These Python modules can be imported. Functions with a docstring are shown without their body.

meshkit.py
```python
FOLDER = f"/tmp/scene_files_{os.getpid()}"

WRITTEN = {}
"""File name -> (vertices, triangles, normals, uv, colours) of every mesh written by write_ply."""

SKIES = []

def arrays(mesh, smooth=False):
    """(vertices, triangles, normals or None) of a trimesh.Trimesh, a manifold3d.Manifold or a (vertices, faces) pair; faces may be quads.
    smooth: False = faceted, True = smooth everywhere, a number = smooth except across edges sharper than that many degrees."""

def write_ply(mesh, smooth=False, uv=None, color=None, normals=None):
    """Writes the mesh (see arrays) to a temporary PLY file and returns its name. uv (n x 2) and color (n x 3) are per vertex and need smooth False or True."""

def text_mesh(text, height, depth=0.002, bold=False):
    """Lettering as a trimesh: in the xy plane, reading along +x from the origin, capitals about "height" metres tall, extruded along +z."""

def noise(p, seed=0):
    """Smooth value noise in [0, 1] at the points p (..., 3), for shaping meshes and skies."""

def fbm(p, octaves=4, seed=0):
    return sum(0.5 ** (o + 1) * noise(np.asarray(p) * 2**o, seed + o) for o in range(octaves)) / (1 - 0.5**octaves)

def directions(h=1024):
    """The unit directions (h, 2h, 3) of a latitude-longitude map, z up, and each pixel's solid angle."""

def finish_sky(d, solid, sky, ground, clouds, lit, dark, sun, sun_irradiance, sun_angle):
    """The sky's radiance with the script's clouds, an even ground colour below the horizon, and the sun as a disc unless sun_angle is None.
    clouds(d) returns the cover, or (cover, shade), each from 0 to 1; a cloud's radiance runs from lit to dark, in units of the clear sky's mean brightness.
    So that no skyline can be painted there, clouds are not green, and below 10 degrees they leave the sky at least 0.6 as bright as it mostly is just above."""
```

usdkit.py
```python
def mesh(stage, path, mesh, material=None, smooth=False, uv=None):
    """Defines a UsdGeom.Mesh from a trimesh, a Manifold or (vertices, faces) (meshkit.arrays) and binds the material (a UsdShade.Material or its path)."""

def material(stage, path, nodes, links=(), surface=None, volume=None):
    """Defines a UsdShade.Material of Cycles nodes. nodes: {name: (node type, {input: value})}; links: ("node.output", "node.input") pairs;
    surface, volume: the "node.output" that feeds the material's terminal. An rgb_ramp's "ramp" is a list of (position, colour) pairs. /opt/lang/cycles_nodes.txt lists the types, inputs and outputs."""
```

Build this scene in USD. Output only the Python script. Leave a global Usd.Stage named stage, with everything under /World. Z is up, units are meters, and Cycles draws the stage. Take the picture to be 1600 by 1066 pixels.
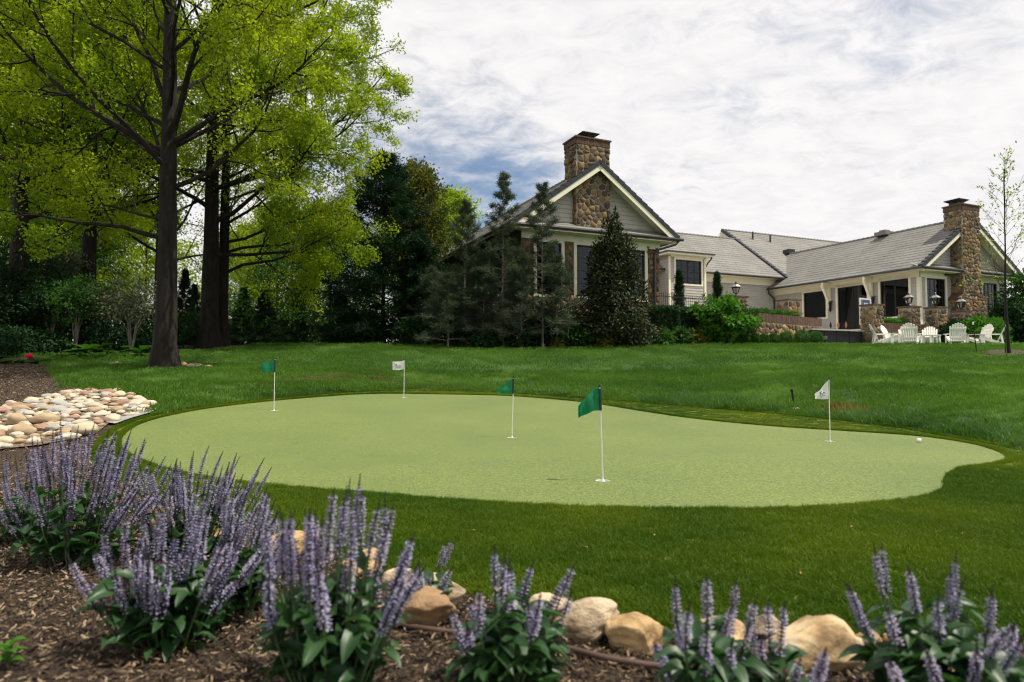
import math, random, numpy as np, trimesh, usdkit, meshkit
from pxr import Usd, UsdGeom, UsdLux, UsdShade, Gf, Sdf, Vt
from scipy.spatial import Delaunay, Voronoi, cKDTree
import shapely
from shapely.geometry import Polygon, Point, box as sbox, LineString
from shapely.ops import unary_union

stage = Usd.Stage.CreateInMemory()
UsdGeom.SetStageUpAxis(stage, 'Z'); UsdGeom.SetStageMetersPerUnit(stage, 1.0)
UsdGeom.Xform.Define(stage, '/World'); UsdGeom.Scope.Define(stage, '/World/Looks')

# ------------------------------------------------------------------ camera, sky, sun, exposure
FPX, PITCH, CAM = 1000.0, math.atan(42 / 1000.0), np.array([0.0, 0.0, 0.8])
cam = UsdGeom.Camera.Define(stage, '/World/camera')
cam.AddTranslateOp().Set(tuple(CAM)); cam.AddRotateXYZOp().Set((90 + math.degrees(PITCH), 0, 0))
cam.CreateHorizontalApertureAttr(36.0); cam.CreateFocalLengthAttr(36.0 * FPX / 1600)
cam.CreateFStopAttr(2.5); cam.CreateFocusDistanceAttr(6.0); cam.CreateClippingRangeAttr((0.05, 5000))
cam.CreateExposureAttr(0.32)
SUN = np.array([0.43, -0.065, 0.89]); SUN /= np.linalg.norm(SUN)
EL, ROT = math.asin(SUN[2]), math.atan2(SUN[0], SUN[1])
sun = UsdLux.DistantLight.Define(stage, '/World/sun')
sun.AddRotateXYZOp().Set((-(90 - math.degrees(EL)), 0, -math.degrees(ROT)))
sun.CreateIntensityAttr(1.25); sun.CreateAngleAttr(0.5); sun.CreateColorAttr((1.0, 0.93, 0.80))
UsdLux.LightAPI(sun).CreateNormalizeAttr(True)
CLOUD_OFF = (1.05, 3.93, 0.0)
CLOUD_LIT, CLOUD_DARK, SKY_STRENGTH = 8.5, 6.7, 0.095
def unit_(v): v = np.asarray(v, float); return v / np.linalg.norm(v)
N = {
 'sky': ('sky_texture', {'sky_type': 'single_scattering', 'sun_disc': False, 'sun_elevation': EL, 'sun_rotation': ROT}),
 'tc': ('texture_coordinate', {}), 'sep': ('separate_xyz', {}),
 'zc': ('math', {'math_type': 'maximum', 'value2': 0.0}), 'za': ('math', {'math_type': 'add', 'value2': 0.22}),
 'dx': ('math', {'math_type': 'divide'}), 'dy': ('math', {'math_type': 'divide'}), 'cb': ('combine_xyz', {'z': 0.0}),
 'm1': ('mapping', {'location': CLOUD_OFF, 'scale': (0.5, 0.6, 1)}),
 'n1': ('noise_texture', {'scale': 0.62, 'detail': 3.0, 'roughness': 0.5, 'distortion': 0.3}),
 'm2': ('mapping', {'location': (5, 2, 0), 'scale': (0.95, 1.25, 1), 'rotation': (0, 0, 0.25)}),
 'n2': ('noise_texture', {'scale': 8.5, 'detail': 7.0, 'roughness': 0.66, 'distortion': 0.5}),
 'n3': ('noise_texture', {'scale': 2.2, 'detail': 5.0, 'roughness': 0.6, 'distortion': 0.3}),
 'a1': ('math', {'math_type': 'multiply_add', 'value2': 1.2, 'value3': -0.38}),
 'hd': ('vector_math', {'math_type': 'dot_product', 'vector2': tuple(unit_((-0.14, 1.0, 0.23)))}), 'hole': ('map_range', {'range_type': 'smoothstep', 'from_min': 0.955, 'from_max': 1.0, 'to_min': 0.0, 'to_max': 0.35, 'clamp': True}), 'hs': ('math', {'math_type': 'subtract'}),
 'a2': ('math', {'math_type': 'multiply_add', 'value2': 0.62}),
 'a3': ('math', {'math_type': 'multiply_add', 'value2': 0.95}),
 'cov': ('map_range', {'range_type': 'smoothstep', 'from_min': 0.40, 'from_max': 0.92, 'to_min': 0.0, 'to_max': 0.97, 'clamp': True}),
 'shd': ('map_range', {'from_min': 0.36, 'from_max': 0.62, 'clamp': True}),
 'shm': ('math', {'math_type': 'multiply_add', 'value2': 0.5}),
 'shh': ('math', {'math_type': 'multiply', 'value2': 0.5}),
 'ccol': ('mix', {'color1': (CLOUD_DARK, CLOUD_DARK * 0.99, CLOUD_DARK * 1.015), 'color2': (CLOUD_LIT, CLOUD_LIT * 0.975, CLOUD_LIT * 0.965)}),
 'mix': ('mix', {}), 'bg': ('background_shader', {'strength': SKY_STRENGTH})}
L = [('tc.generated', 'sep.vector'), ('sep.z', 'zc.value1'), ('zc.value', 'za.value1'), ('sep.x', 'dx.value1'), ('za.value', 'dx.value2'),
     ('sep.y', 'dy.value1'), ('za.value', 'dy.value2'), ('dx.value', 'cb.x'), ('dy.value', 'cb.y'), ('cb.vector', 'm1.vector'), ('m1.vector', 'n1.vector'),
     ('cb.vector', 'm2.vector'), ('m2.vector', 'n2.vector'), ('m2.vector', 'n3.vector'),
     ('n1.fac', 'a1.value1'), ('n2.fac', 'a2.value1'), ('a1.value', 'a2.value3'), ('n3.fac', 'a3.value1'), ('a2.value', 'a3.value3'), ('tc.generated', 'hd.vector1'), ('hd.value', 'hole.value'), ('a3.value', 'hs.value1'), ('hole.result', 'hs.value2'), ('hs.value', 'cov.value'),
     ('n2.fac', 'shd.value'), ('shd.result', 'shm.value1'), ('cov.result', 'shh.value1'), ('shh.value', 'shm.value3'), ('shm.value', 'ccol.fac'),
     ('cov.result', 'mix.fac'), ('sky.color', 'mix.color1'), ('ccol.color', 'mix.color2'), ('mix.color', 'bg.color')]
skymat = usdkit.material(stage, '/World/Looks/sky', N, L, surface='bg.background')
dome = UsdLux.DomeLight.Define(stage, '/World/sky')
dome.GetPrim().SetCustomDataByKey('kind', 'structure'); UsdShade.MaterialBindingAPI.Apply(dome.GetPrim()).Bind(skymat)

# ------------------------------------------------------------------ naming and prims
used = {}
def numbered(parent, name):
    k = used.get((parent, name), 0); used[(parent, name)] = k + 1
    return name if k == 0 else f'{name}_{k:03d}'
def tag(p, label=None, cat=None, group=None, kind=None):
    p = p.GetPrim() if hasattr(p, 'GetPrim') else p
    for k, v in (('label', label), ('category', cat), ('group', group), ('kind', kind)):
        if v: p.SetCustomDataByKey(k, v)
    return p
def thing(name, label, cat, loc=(0, 0, 0), rz=0.0, group=None, scale=None, tilt=None):
    x = UsdGeom.Xform.Define(stage, '/World/' + numbered('/World', name))
    x.AddTranslateOp().Set(Gf.Vec3d(*map(float, loc)))
    x.AddRotateZOp().Set(math.degrees(rz))
    if tilt: x.AddRotateXYZOp().Set(Gf.Vec3f(*tilt))
    if scale is not None: x.AddScaleOp().Set(Gf.Vec3f(*([scale] * 3 if np.ndim(scale) == 0 else scale)))
    return tag(x, label, cat, group)
def part(name, mesh, m, parent=None, label=None, kind=None, smooth=False, tint=None):
    pp = '/World' if parent is None else str(parent.GetPath())
    if isinstance(mesh, MB): mesh = mesh.out()
    g = usdkit.mesh(stage, pp + '/' + numbered(pp, name), mesh, m, smooth=smooth)
    if tint is not None:
        UsdGeom.PrimvarsAPI(g).CreatePrimvar('tint', Sdf.ValueTypeNames.Color3fArray, 'vertex').Set(Vt.Vec3fArray.FromNumpy(np.asarray(tint, np.float32)))
    return tag(g, label, None, None, kind)
def struct(name, mesh, m, smooth=True): return tag(part(name, mesh, m, smooth=smooth), kind='structure')
def single(name, mesh, m, label, cat, group=None, smooth=False, kind=None): return tag(part(name, mesh, m, smooth=smooth), label, cat, group, kind)
def dup(root, name, loc, rz=0.0, label=None, group=None, scale=None, tilt=None):
    was = root.GetCustomData()
    r = thing(name, label or was['label'], was['category'], loc, rz, group or was.get('group'), scale, tilt)
    r.GetReferences().AddInternalReference(root.GetPath()); r.SetInstanceable(True)
    return r
def instancer(name, protos, P, mats, rng, smin=0.8, smax=1.2, idx=None, parent='/World', up=None, orient=None, sc=None):
    path = parent + '/' + numbered(parent, name)
    pi = UsdGeom.PointInstancer.Define(stage, path); rel = pi.CreatePrototypesRel()
    for k, (v, f) in enumerate(protos):
        m = mats[k % len(mats)]
        usdkit.mesh(stage, f'{path}/piece_{k:03d}', (v, f), m); rel.AddTarget(f'{path}/piece_{k:03d}')
    n = len(P)
    pi.CreatePositionsAttr(Vt.Vec3fArray.FromNumpy(np.asarray(P, np.float32)))
    pi.CreateProtoIndicesAttr(Vt.IntArray.FromNumpy((rng.integers(0, len(protos), n) if idx is None else idx).astype(np.int32)))
    if orient is None:
        a = rng.uniform(0, 2 * np.pi, n) / 2
        orient = np.stack([np.cos(a), 0 * a, 0 * a, np.sin(a)], 1)
    pi.CreateOrientationsAttr(Vt.QuathArray([Gf.Quath(*map(float, q)) for q in orient]))
    s = rng.uniform(smin, smax, n) if sc is None else sc
    s = np.stack([s, s, s], 1) if np.ndim(s) == 1 else s
    pi.CreateScalesAttr(Vt.Vec3fArray.FromNumpy(s.astype(np.float32)))
    return pi.GetPrim()

# ------------------------------------------------------------------ mesh helpers
class MB:
    def __init__(s): s.v, s.f, s.n, s.c = [], [], 0, []
    def add(s, v, f, c=None):
        v = np.asarray(v, float); f = np.asarray(f, int)
        if f.shape[1] == 4: f = np.vstack([f[:, [0, 1, 2]], f[:, [0, 2, 3]]])
        s.v.append(v); s.f.append(f + s.n); s.n += len(v)
        if c is not None: s.c.append(np.broadcast_to(np.asarray(c, float), (len(v), 3)))
        return s
    def tm(s, m): return s.add(m.vertices, m.faces)
    def box(s, lo, hi):
        (a, b, c), (d, e, g) = lo, hi
        v = [(a,b,c),(d,b,c),(d,e,c),(a,e,c),(a,b,g),(d,b,g),(d,e,g),(a,e,g)]
        return s.add(v, [(3,2,1,0),(4,5,6,7),(0,1,5,4),(1,2,6,5),(2,3,7,6),(3,0,4,7)])
    def bar(s, p, q, w, h, up=(0, 0, 1)):
        p, q = np.asarray(p, float), np.asarray(q, float); d = q - p; d = d / np.linalg.norm(d)
        a = np.cross(d, up)
        if np.linalg.norm(a) < 1e-6: a = np.cross(d, (0, 1, 0))
        a /= np.linalg.norm(a); b = np.cross(a, d)
        v = [c + sa * a * w / 2 + sb * b * h / 2 for c in (p, q) for sa, sb in ((-1, -1), (1, -1), (1, 1), (-1, 1))]
        return s.add(v, [(0,1,2,3),(7,6,5,4),(1,0,4,5),(2,1,5,6),(3,2,6,7),(0,3,7,4)])
    def tube(s, P, R, k=6, caps=False):
        v, f = tube(P, R, k); s.add(v, f)
        if caps:
            n = len(P); b = s.n - n * k
            for e in (0, n - 1):
                c = s.n; s.v.append(np.asarray(P[e], float)[None]); s.n += 1
                q = [(c, b + e * k + i, b + e * k + (i + 1) % k) for i in range(k)]
                s.f.append(np.array([(x, z, y) if e == 0 else (x, y, z) for x, y, z in q]))
        return s
    def lathe(s, prof, k=16, at=(0, 0, 0)):
        prof = np.asarray(prof, float); a = np.arange(k) * 2 * np.pi / k
        v = np.stack([prof[:, None, 0] * np.cos(a), prof[:, None, 0] * np.sin(a), np.repeat(prof[:, None, 1], k, 1)], -1).reshape(-1, 3) + np.asarray(at)
        f = [(i * k + j, i * k + (j + 1) % k, (i + 1) * k + (j + 1) % k, (i + 1) * k + j) for i in range(len(prof) - 1) for j in range(k)]
        return s.add(v, f)
    def prism(s, poly, axis_o, ax, ay, n, d):
        """extrude a shapely polygon: local (x,y) -> o + x*ax + y*ay, thickness d along n"""
        m = trimesh.creation.extrude_polygon(poly, d, engine='earcut')
        V = np.asarray(axis_o) + m.vertices[:, :1] * np.asarray(ax) + m.vertices[:, 1:2] * np.asarray(ay) + m.vertices[:, 2:] * np.asarray(n)
        F = m.faces if np.dot(np.cross(ax, ay), n) > 0 else m.faces[:, ::-1]
        return s.add(V, F)
    def out(s): return np.vstack(s.v), np.vstack(s.f)
    def tint(s): return np.vstack(s.c)
def tube(P, R, k=6):
    P = np.asarray(P, float); R = np.broadcast_to(np.asarray(R, float), (len(P),))
    t = np.gradient(P, axis=0); t /= np.linalg.norm(t, axis=1, keepdims=True) + 1e-12
    ref = np.array([1.0, 0.13, 0.07]) if abs(t[0, 0]) < 0.8 else np.array([0.1, 1.0, 0.05])
    a = np.cross(t, ref); a /= np.linalg.norm(a, axis=1, keepdims=True) + 1e-12
    b = np.cross(t, a); g = np.arange(k) * 2 * np.pi / k
    v = P[:, None] + R[:, None, None] * (np.cos(g)[None, :, None] * a[:, None] + np.sin(g)[None, :, None] * b[:, None])
    i, j = np.meshgrid(np.arange(len(P) - 1), np.arange(k), indexing='ij')
    q = np.stack([i * k + j, i * k + (j + 1) % k, (i + 1) * k + (j + 1) % k, (i + 1) * k + j], -1).reshape(-1, 4)
    return v.reshape(-1, 3), np.vstack([q[:, [0, 1, 2]], q[:, [0, 2, 3]]])
def sstep(a, b, x): t = np.clip((np.asarray(x, float) - a) / (b - a), 0, 1); return t * t * (3 - 2 * t)
def unit(v): v = np.asarray(v, float); return v / (np.linalg.norm(v, axis=-1, keepdims=True) + 1e-12)
def fan(P, D, NRM, Ln, W, fold=0.0):
    """diamond leaves: base P, direction D, normal NRM, length, width (arrays)"""
    D = unit(D); S = unit(np.cross(D, NRM)); NN = np.cross(S, D); Ln = np.asarray(Ln)[:, None]; W = np.asarray(W)[:, None]
    a = P; b = P + D * Ln * 0.45 + S * W / 2 + NN * fold * W; c = P + D * Ln; d = P + D * Ln * 0.45 - S * W / 2 + NN * fold * W
    v = np.stack([a, b, c, d], 1).reshape(-1, 3); i = np.arange(len(P))[:, None] * 4
    return v, np.vstack([i + [0, 1, 2], i + [0, 2, 3]])
def rdir(rng, n): return unit(rng.normal(size=(n, 3)))

# ------------------------------------------------------------------ materials
def mat(name, nodes, links, surface): return usdkit.material(stage, '/World/Looks/' + name, nodes, links, surface=surface)
def plain(name, c1, c2=None, scale=8.0, rough=0.6, bump=0.0, bscale=None, spec=0.3, metal=0.0, detail=4.0, stretch=(1, 1, 1), coord='obj', lo=0.35, hi=0.65, rnd=0.0, bdist=0.02):
    c2 = c2 or tuple(x * 0.7 for x in c1)
    nd = {'tc': ('texture_coordinate', {}), 'g': ('geometry', {}), 'map': ('mapping', {'scale': stretch}), 'n': ('noise_texture', {'scale': scale, 'detail': detail, 'roughness': 0.6}),
          'r': ('rgb_ramp', {'ramp': [(lo, c2), (hi, c1)]}), 'p': ('principled_bsdf', {'roughness': rough, 'specular_ior_level': spec, 'metallic': metal})}
    ln = [('g.position' if coord == 'world' else 'tc.object', 'map.vector'), ('map.vector', 'n.vector'), ('n.fac', 'r.fac')]
    col = 'r.color'
    if rnd:
        nd['h'] = ('hsv', {'saturation': 1.0}); nd['mr'] = ('map_range', {'to_min': 1 - rnd, 'to_max': 1 + rnd}); ln += [('g.random_per_island', 'mr.value'), ('mr.result', 'h.value'), (col, 'h.color')]; col = 'h.color'
    ln.append((col, 'p.base_color'))
    if bump:
        nd['n2'] = ('noise_texture', {'scale': bscale or scale * 3, 'detail': 5.0, 'roughness': 0.65}); nd['b'] = ('bump', {'strength': bump, 'distance': bdist})
        ln += [('map.vector', 'n2.vector'), ('n2.fac', 'b.height'), ('b.normal', 'p.normal')]
    return mat(name, nd, ln, 'p.BSDF')
def leafmat(name, c, trans=0.35, tcol=None, nscale=0.5, rough=0.55, wr=0.55, wn=0.7, spec=0.12):
    """c: three or more colours dark -> light; tcol: tint of light passing through"""
    tcol = tcol or (1.5, 1.6, 0.7)
    nd = {'g': ('geometry', {}), 'n': ('noise_texture', {'scale': nscale, 'detail': 3.0}),
          'a': ('math', {'math_type': 'multiply', 'value2': wr}), 'b': ('math', {'math_type': 'multiply_add', 'value2': wn}), 'o': ('math', {'math_type': 'subtract', 'value2': (wr + wn) / 2 - 0.5}),
          'r': ('rgb_ramp', {'ramp': [(0.12 + 0.76 * i / (len(c) - 1), x) for i, x in enumerate(c)]}),
          'p': ('principled_bsdf', {'roughness': rough, 'specular_ior_level': spec}), 't': ('translucent_bsdf', {}),
          'tm': ('mix', {'mix_type': 'multiply', 'fac': 1.0, 'color2': tcol}), 'm': ('mix_closure', {'fac': trans})}
    ln = [('g.random_per_island', 'a.value1'), ('g.position', 'n.vector'), ('n.fac', 'b.value1'), ('a.value', 'b.value3'), ('b.value', 'o.value1'), ('o.value', 'r.fac'),
          ('r.color', 'p.base_color'), ('r.color', 'tm.color1'), ('tm.color', 't.color'), ('p.BSDF', 'm.closure1'), ('t.BSDF', 'm.closure2')]
    return mat(name, nd, ln, 'm.closure')
def tinted(name, rough=0.6, trans=0.25, var=0.25):
    nd = {'at': ('attribute', {'attribute': 'tint'}), 'g': ('geometry', {}), 'mr': ('map_range', {'to_min': 1 - var, 'to_max': 1 + var}), 'h': ('hsv', {}),
          'p': ('principled_bsdf', {'roughness': rough, 'specular_ior_level': 0.2}), 't': ('translucent_bsdf', {}), 'm': ('mix_closure', {'fac': trans})}
    ln = [('at.color', 'h.color'), ('g.random_per_island', 'mr.value'), ('mr.result', 'h.value'), ('h.color', 'p.base_color'), ('h.color', 't.color'), ('p.BSDF', 'm.closure1'), ('t.BSDF', 'm.closure2')]
    return mat(name, nd, ln, 'm.closure')
M = {}
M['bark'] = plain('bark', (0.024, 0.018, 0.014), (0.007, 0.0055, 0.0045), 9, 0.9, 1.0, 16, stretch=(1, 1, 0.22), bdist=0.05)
M['bark_pale'] = plain('bark_pale', (0.22, 0.19, 0.16), (0.09, 0.075, 0.06), 10, 0.9, 0.6, 20, stretch=(1, 1, 0.3))
M['twig'] = plain('twig', (0.05, 0.038, 0.03), (0.025, 0.018, 0.014), 6, 0.9)
M['oak_leaf'] = leafmat('oak_leaf', [(0.13, 0.21, 0.014), (0.30, 0.37, 0.02), (0.50, 0.52, 0.035), (0.58, 0.50, 0.07)], 0.6, (1.45, 1.42, 0.5), 0.45)
M['oak_leaf_far'] = leafmat('oak_leaf_far', [(0.03, 0.07, 0.012), (0.08, 0.125, 0.02), (0.14, 0.17, 0.03)], 0.4, (1.4, 1.5, 0.6), 0.35)
M['bright_leaf'] = leafmat('bright_leaf', [(0.16, 0.24, 0.014), (0.34, 0.40, 0.025), (0.5, 0.52, 0.05)], 0.5, (1.4, 1.5, 0.5), 0.5)
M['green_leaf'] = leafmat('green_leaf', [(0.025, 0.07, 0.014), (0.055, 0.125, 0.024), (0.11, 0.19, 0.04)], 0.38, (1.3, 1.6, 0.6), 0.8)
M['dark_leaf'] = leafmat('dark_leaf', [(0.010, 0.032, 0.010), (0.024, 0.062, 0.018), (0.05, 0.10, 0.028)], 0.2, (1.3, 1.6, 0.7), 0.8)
M['pine_needle'] = leafmat('pine_needle', [(0.008, 0.024, 0.010), (0.02, 0.048, 0.018), (0.042, 0.08, 0.028)], 0.18, (1.2, 1.5, 0.7), 0.7)
M['cedar_needle'] = leafmat('cedar_needle', [(0.04, 0.06, 0.036), (0.09, 0.115, 0.07), (0.18, 0.20, 0.12)], 0.28, (1.2, 1.3, 0.8), 0.9)
M['magnolia_leaf'] = leafmat('magnolia_leaf', [(0.026, 0.036, 0.012), (0.09, 0.08, 0.025), (0.24, 0.17, 0.06), (0.38, 0.26, 0.11)], 0.15, (1.3, 1.2, 0.6), 1.2, 0.45, 0.95, 0.5, 0.15)
M['rust_leaf'] = leafmat('rust_leaf', [(0.05, 0.09, 0.014), (0.17, 0.13, 0.025), (0.32, 0.16, 0.045)], 0.35, (1.4, 1.2, 0.6), 0.5)
M['box_leaf'] = leafmat('box_leaf', [(0.025, 0.085, 0.010), (0.06, 0.16, 0.018), (0.12, 0.25, 0.03)], 0.3, (1.3, 1.5, 0.5), 3.0)
M['lime_leaf'] = leafmat('lime_leaf', [(0.04, 0.12, 0.012), (0.08, 0.21, 0.02), (0.14, 0.30, 0.03)], 0.35, (1.3, 1.5, 0.5), 2.0)
M['white_bloom'] = leafmat('white_bloom', [(0.08, 0.10, 0.05), (0.22, 0.23, 0.16), (0.42, 0.40, 0.32)], 0.3, (1.2, 1.2, 0.9), 1.0)
M['hosta_leaf'] = leafmat('hosta_leaf', [(0.03, 0.07, 0.02), (0.10, 0.15, 0.05), (0.28, 0.30, 0.14)], 0.25, (1.3, 1.4, 0.7), 3.0)
M['pink'] = plain('pink', (0.85, 0.03, 0.14), (0.6, 0.02, 0.09), 20, 0.5)
def grassmat(name, c, trans=0.3, nscale=0.35, patch=None):
    nd = {'g': ('geometry', {}), 'oi': ('object_info', {}), 'n': ('noise_texture', {'scale': nscale, 'detail': 4.0}), 'a': ('math', {'math_type': 'multiply', 'value2': 0.5}),
          'b': ('math', {'math_type': 'multiply_add', 'value2': 0.9}), 'o': ('math', {'math_type': 'subtract', 'value2': 0.2}),
          'r': ('rgb_ramp', {'ramp': [(0.15 + 0.7 * i / (len(c) - 1), x) for i, x in enumerate(c)]}),
          'p': ('principled_bsdf', {'roughness': 0.55, 'specular_ior_level': 0.12}), 't': ('translucent_bsdf', {}), 'tm': ('mix', {'mix_type': 'multiply', 'fac': 1.0, 'color2': (1.3, 1.4, 0.6)}), 'm': ('mix_closure', {'fac': trans})}
    ln = [('g.random_per_island', 'a.value1'), ('g.position', 'n.vector'), ('n.fac', 'b.value1'), ('a.value', 'b.value3'), ('b.value', 'o.value1'), ('o.value', 'r.fac')]
    col = 'r.color'
    if patch:
        pc, thr, sc = patch
        nd['pn'] = ('noise_texture', {'scale': sc, 'detail': 5.0, 'roughness': 0.65}); nd['pr'] = ('map_range', {'from_min': thr, 'from_max': thr + 0.12, 'clamp': True}); nd['pm'] = ('mix', {'color2': pc})
        ln += [('g.position', 'pn.vector'), ('pn.fac', 'pr.value'), ('pr.result', 'pm.fac'), (col, 'pm.color1')]; col = 'pm.color'
    ln += [(col, 'p.base_color'), (col, 'tm.color1'), ('tm.color', 't.color'), ('p.BSDF', 'm.closure1'), ('t.BSDF', 'm.closure2')]
    return mat(name, nd, ln, 'm.closure')
M['lawn_blade'] = grassmat('lawn_blade', [(0.045, 0.108, 0.012), (0.098, 0.198, 0.022), (0.21, 0.30, 0.05)], 0.37, 0.5, ((0.14, 0.25, 0.06), 0.55, 0.7))
M['lawn_tall'] = grassmat('lawn_tall', [(0.045, 0.11, 0.03), (0.10, 0.18, 0.06), (0.24, 0.29, 0.14)], 0.3, 0.9)
M['turf_blade'] = grassmat('turf_blade', [(0.042, 0.088, 0.004), (0.122, 0.17, 0.005), (0.32, 0.32, 0.014)], 0.34, 0.8)
M['lawn_dry'] = grassmat('lawn_dry', [(0.08, 0.10, 0.02), (0.17, 0.16, 0.05), (0.30, 0.24, 0.09)], 0.25, 1.2)
M['straw'] = grassmat('straw', [(0.12, 0.10, 0.03), (0.3, 0.22, 0.08), (0.45, 0.34, 0.14)], 0.2, 2.0)
M['soil_lawn'] = plain('soil_lawn', (0.035, 0.085, 0.018), (0.018, 0.048, 0.010), 0.9, 0.9, 0.8, 30, coord='world', detail=8.0)
M['turf_base'] = plain('turf_base', (0.12, 0.15, 0.008), (0.09, 0.12, 0.006), 40, 0.9, coord='world')
M['mulch'] = plain('mulch', (0.085, 0.058, 0.038), (0.02, 0.014, 0.010), 45, 0.95, 1.0, 70, coord='world', detail=6.0)
M['dirt'] = plain('dirt', (0.26, 0.17, 0.10), (0.14, 0.09, 0.055), 14, 0.95, 0.8, 40, coord='world')
for i, c in enumerate([(0.30, 0.21, 0.125), (0.15, 0.10, 0.058), (0.07, 0.046, 0.028), (0.035, 0.024, 0.016), (0.42, 0.32, 0.21)]):
    M[f'chip{i}'] = plain(f'chip_{i}', c, tuple(x * 0.6 for x in c), 60, 0.85, 0.4, 120)
# ------------------------------------------------------------------ terrain
YE = np.array([(-200, 10), (-30, 10), (-10, 9.2), (-6, 8.6), (-4.2, 8.5), (-3.4, 10.3), (-2.4, 11.8), (-0.9, 12.7), (0.36, 12.1), (2.1, 10.7), (3.4, 9.7), (4.1, 9.1), (4.8, 8.2), (5.2, 6.6), (5.7, 5.6), (8, 5.0), (30, 5.0), (200, 5)])
_xs = np.linspace(-40, 40, 1601); _ys = np.interp(_xs, YE[:, 0], YE[:, 1]); _k = np.ones(13) / 13
_ys = np.convolve(np.pad(_ys, 6, mode='edge'), _k, 'valid')
def ye(x): return np.interp(x, _xs, _ys)
def srelu(x, w=0.8): return 0.5 * (x + np.sqrt(x * x + w * w))
def z_low(x, y): return 0.06 * (srelu(y - 6.8) - 0.08) + 0.06 * np.clip(srelu(-x - 1.0, 0.6) - 0.05, 0, 3.4) * sstep(4.0, 8.2, y)
def height(x, y):
    x = np.asarray(x, float); y = np.asarray(y, float)
    yb = ye(x); zl = z_low(x, np.minimum(y, yb)); zb = z_low(x, yb)
    t = np.clip((y - yb) / (27 - yb), 0, 1)
    z = zl + (1.75 - zb) * t + 0.02 * np.clip(y - 27, 0, 40)
    z = z + 0.05 * t * (1 - t) * 4 * (meshkit.fbm(np.stack([x * 0.25, y * 0.25, 0 * x], -1), 3, 5) - 0.5) * 1.5
    bed = sstep(4.2, 2.2, y) * sstep(0.4, 1.6, 1.9 + 0.55 * (-x) - y + 1.2)
    return z + 0.02 * bed * (meshkit.noise(np.stack([x * 2.2, y * 2.2, 0 * x], -1), 9) - 0.3)
FWD = np.array([0, math.cos(PITCH), math.sin(PITCH)]); UPV = np.array([0, -math.sin(PITCH), math.cos(PITCH)])
def ray(u, v): return np.array([(u - 800) / FPX, 0, 0]) + UPV * (533 - v) / FPX + FWD
def at(u, v, y):
    d = ray(u, v); return CAM + d * (y / d[1])
_t = np.concatenate([np.linspace(0.8, 8, 400), np.linspace(8.02, 70, 1600)])
def hit(u, v):
    d = ray(u, v); d = d / d[1]; P = CAM + _t[:, None] * d
    below = np.nonzero(P[:, 2] < height(P[:, 0], P[:, 1]))[0]
    if not len(below): return P[-1]
    k = below[0]
    if k == 0: p = P[0].copy(); p[2] = height(p[0], p[1]); return p
    a, b = _t[k - 1], _t[k]
    for _ in range(30):
        m = (a + b) / 2; q = CAM + m * d
        if q[2] < height(q[0], q[1]): b = m
        else: a = m
    return CAM + b * d
def gz(x, y): return float(height(x, y))
def on(x, y, dz=0.0): return np.array([x, y, gz(x, y) + dz])
def chaikin(P, n=2):
    P = np.asarray(P, float)
    for _ in range(n):
        Q = np.roll(P, -1, 0); P = np.stack([0.75 * P + 0.25 * Q, 0.25 * P + 0.75 * Q], 1).reshape(-1, 2)
    return P
def px_poly(pts): return np.array([hit(u, v)[:2] for u, v in pts])

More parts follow.
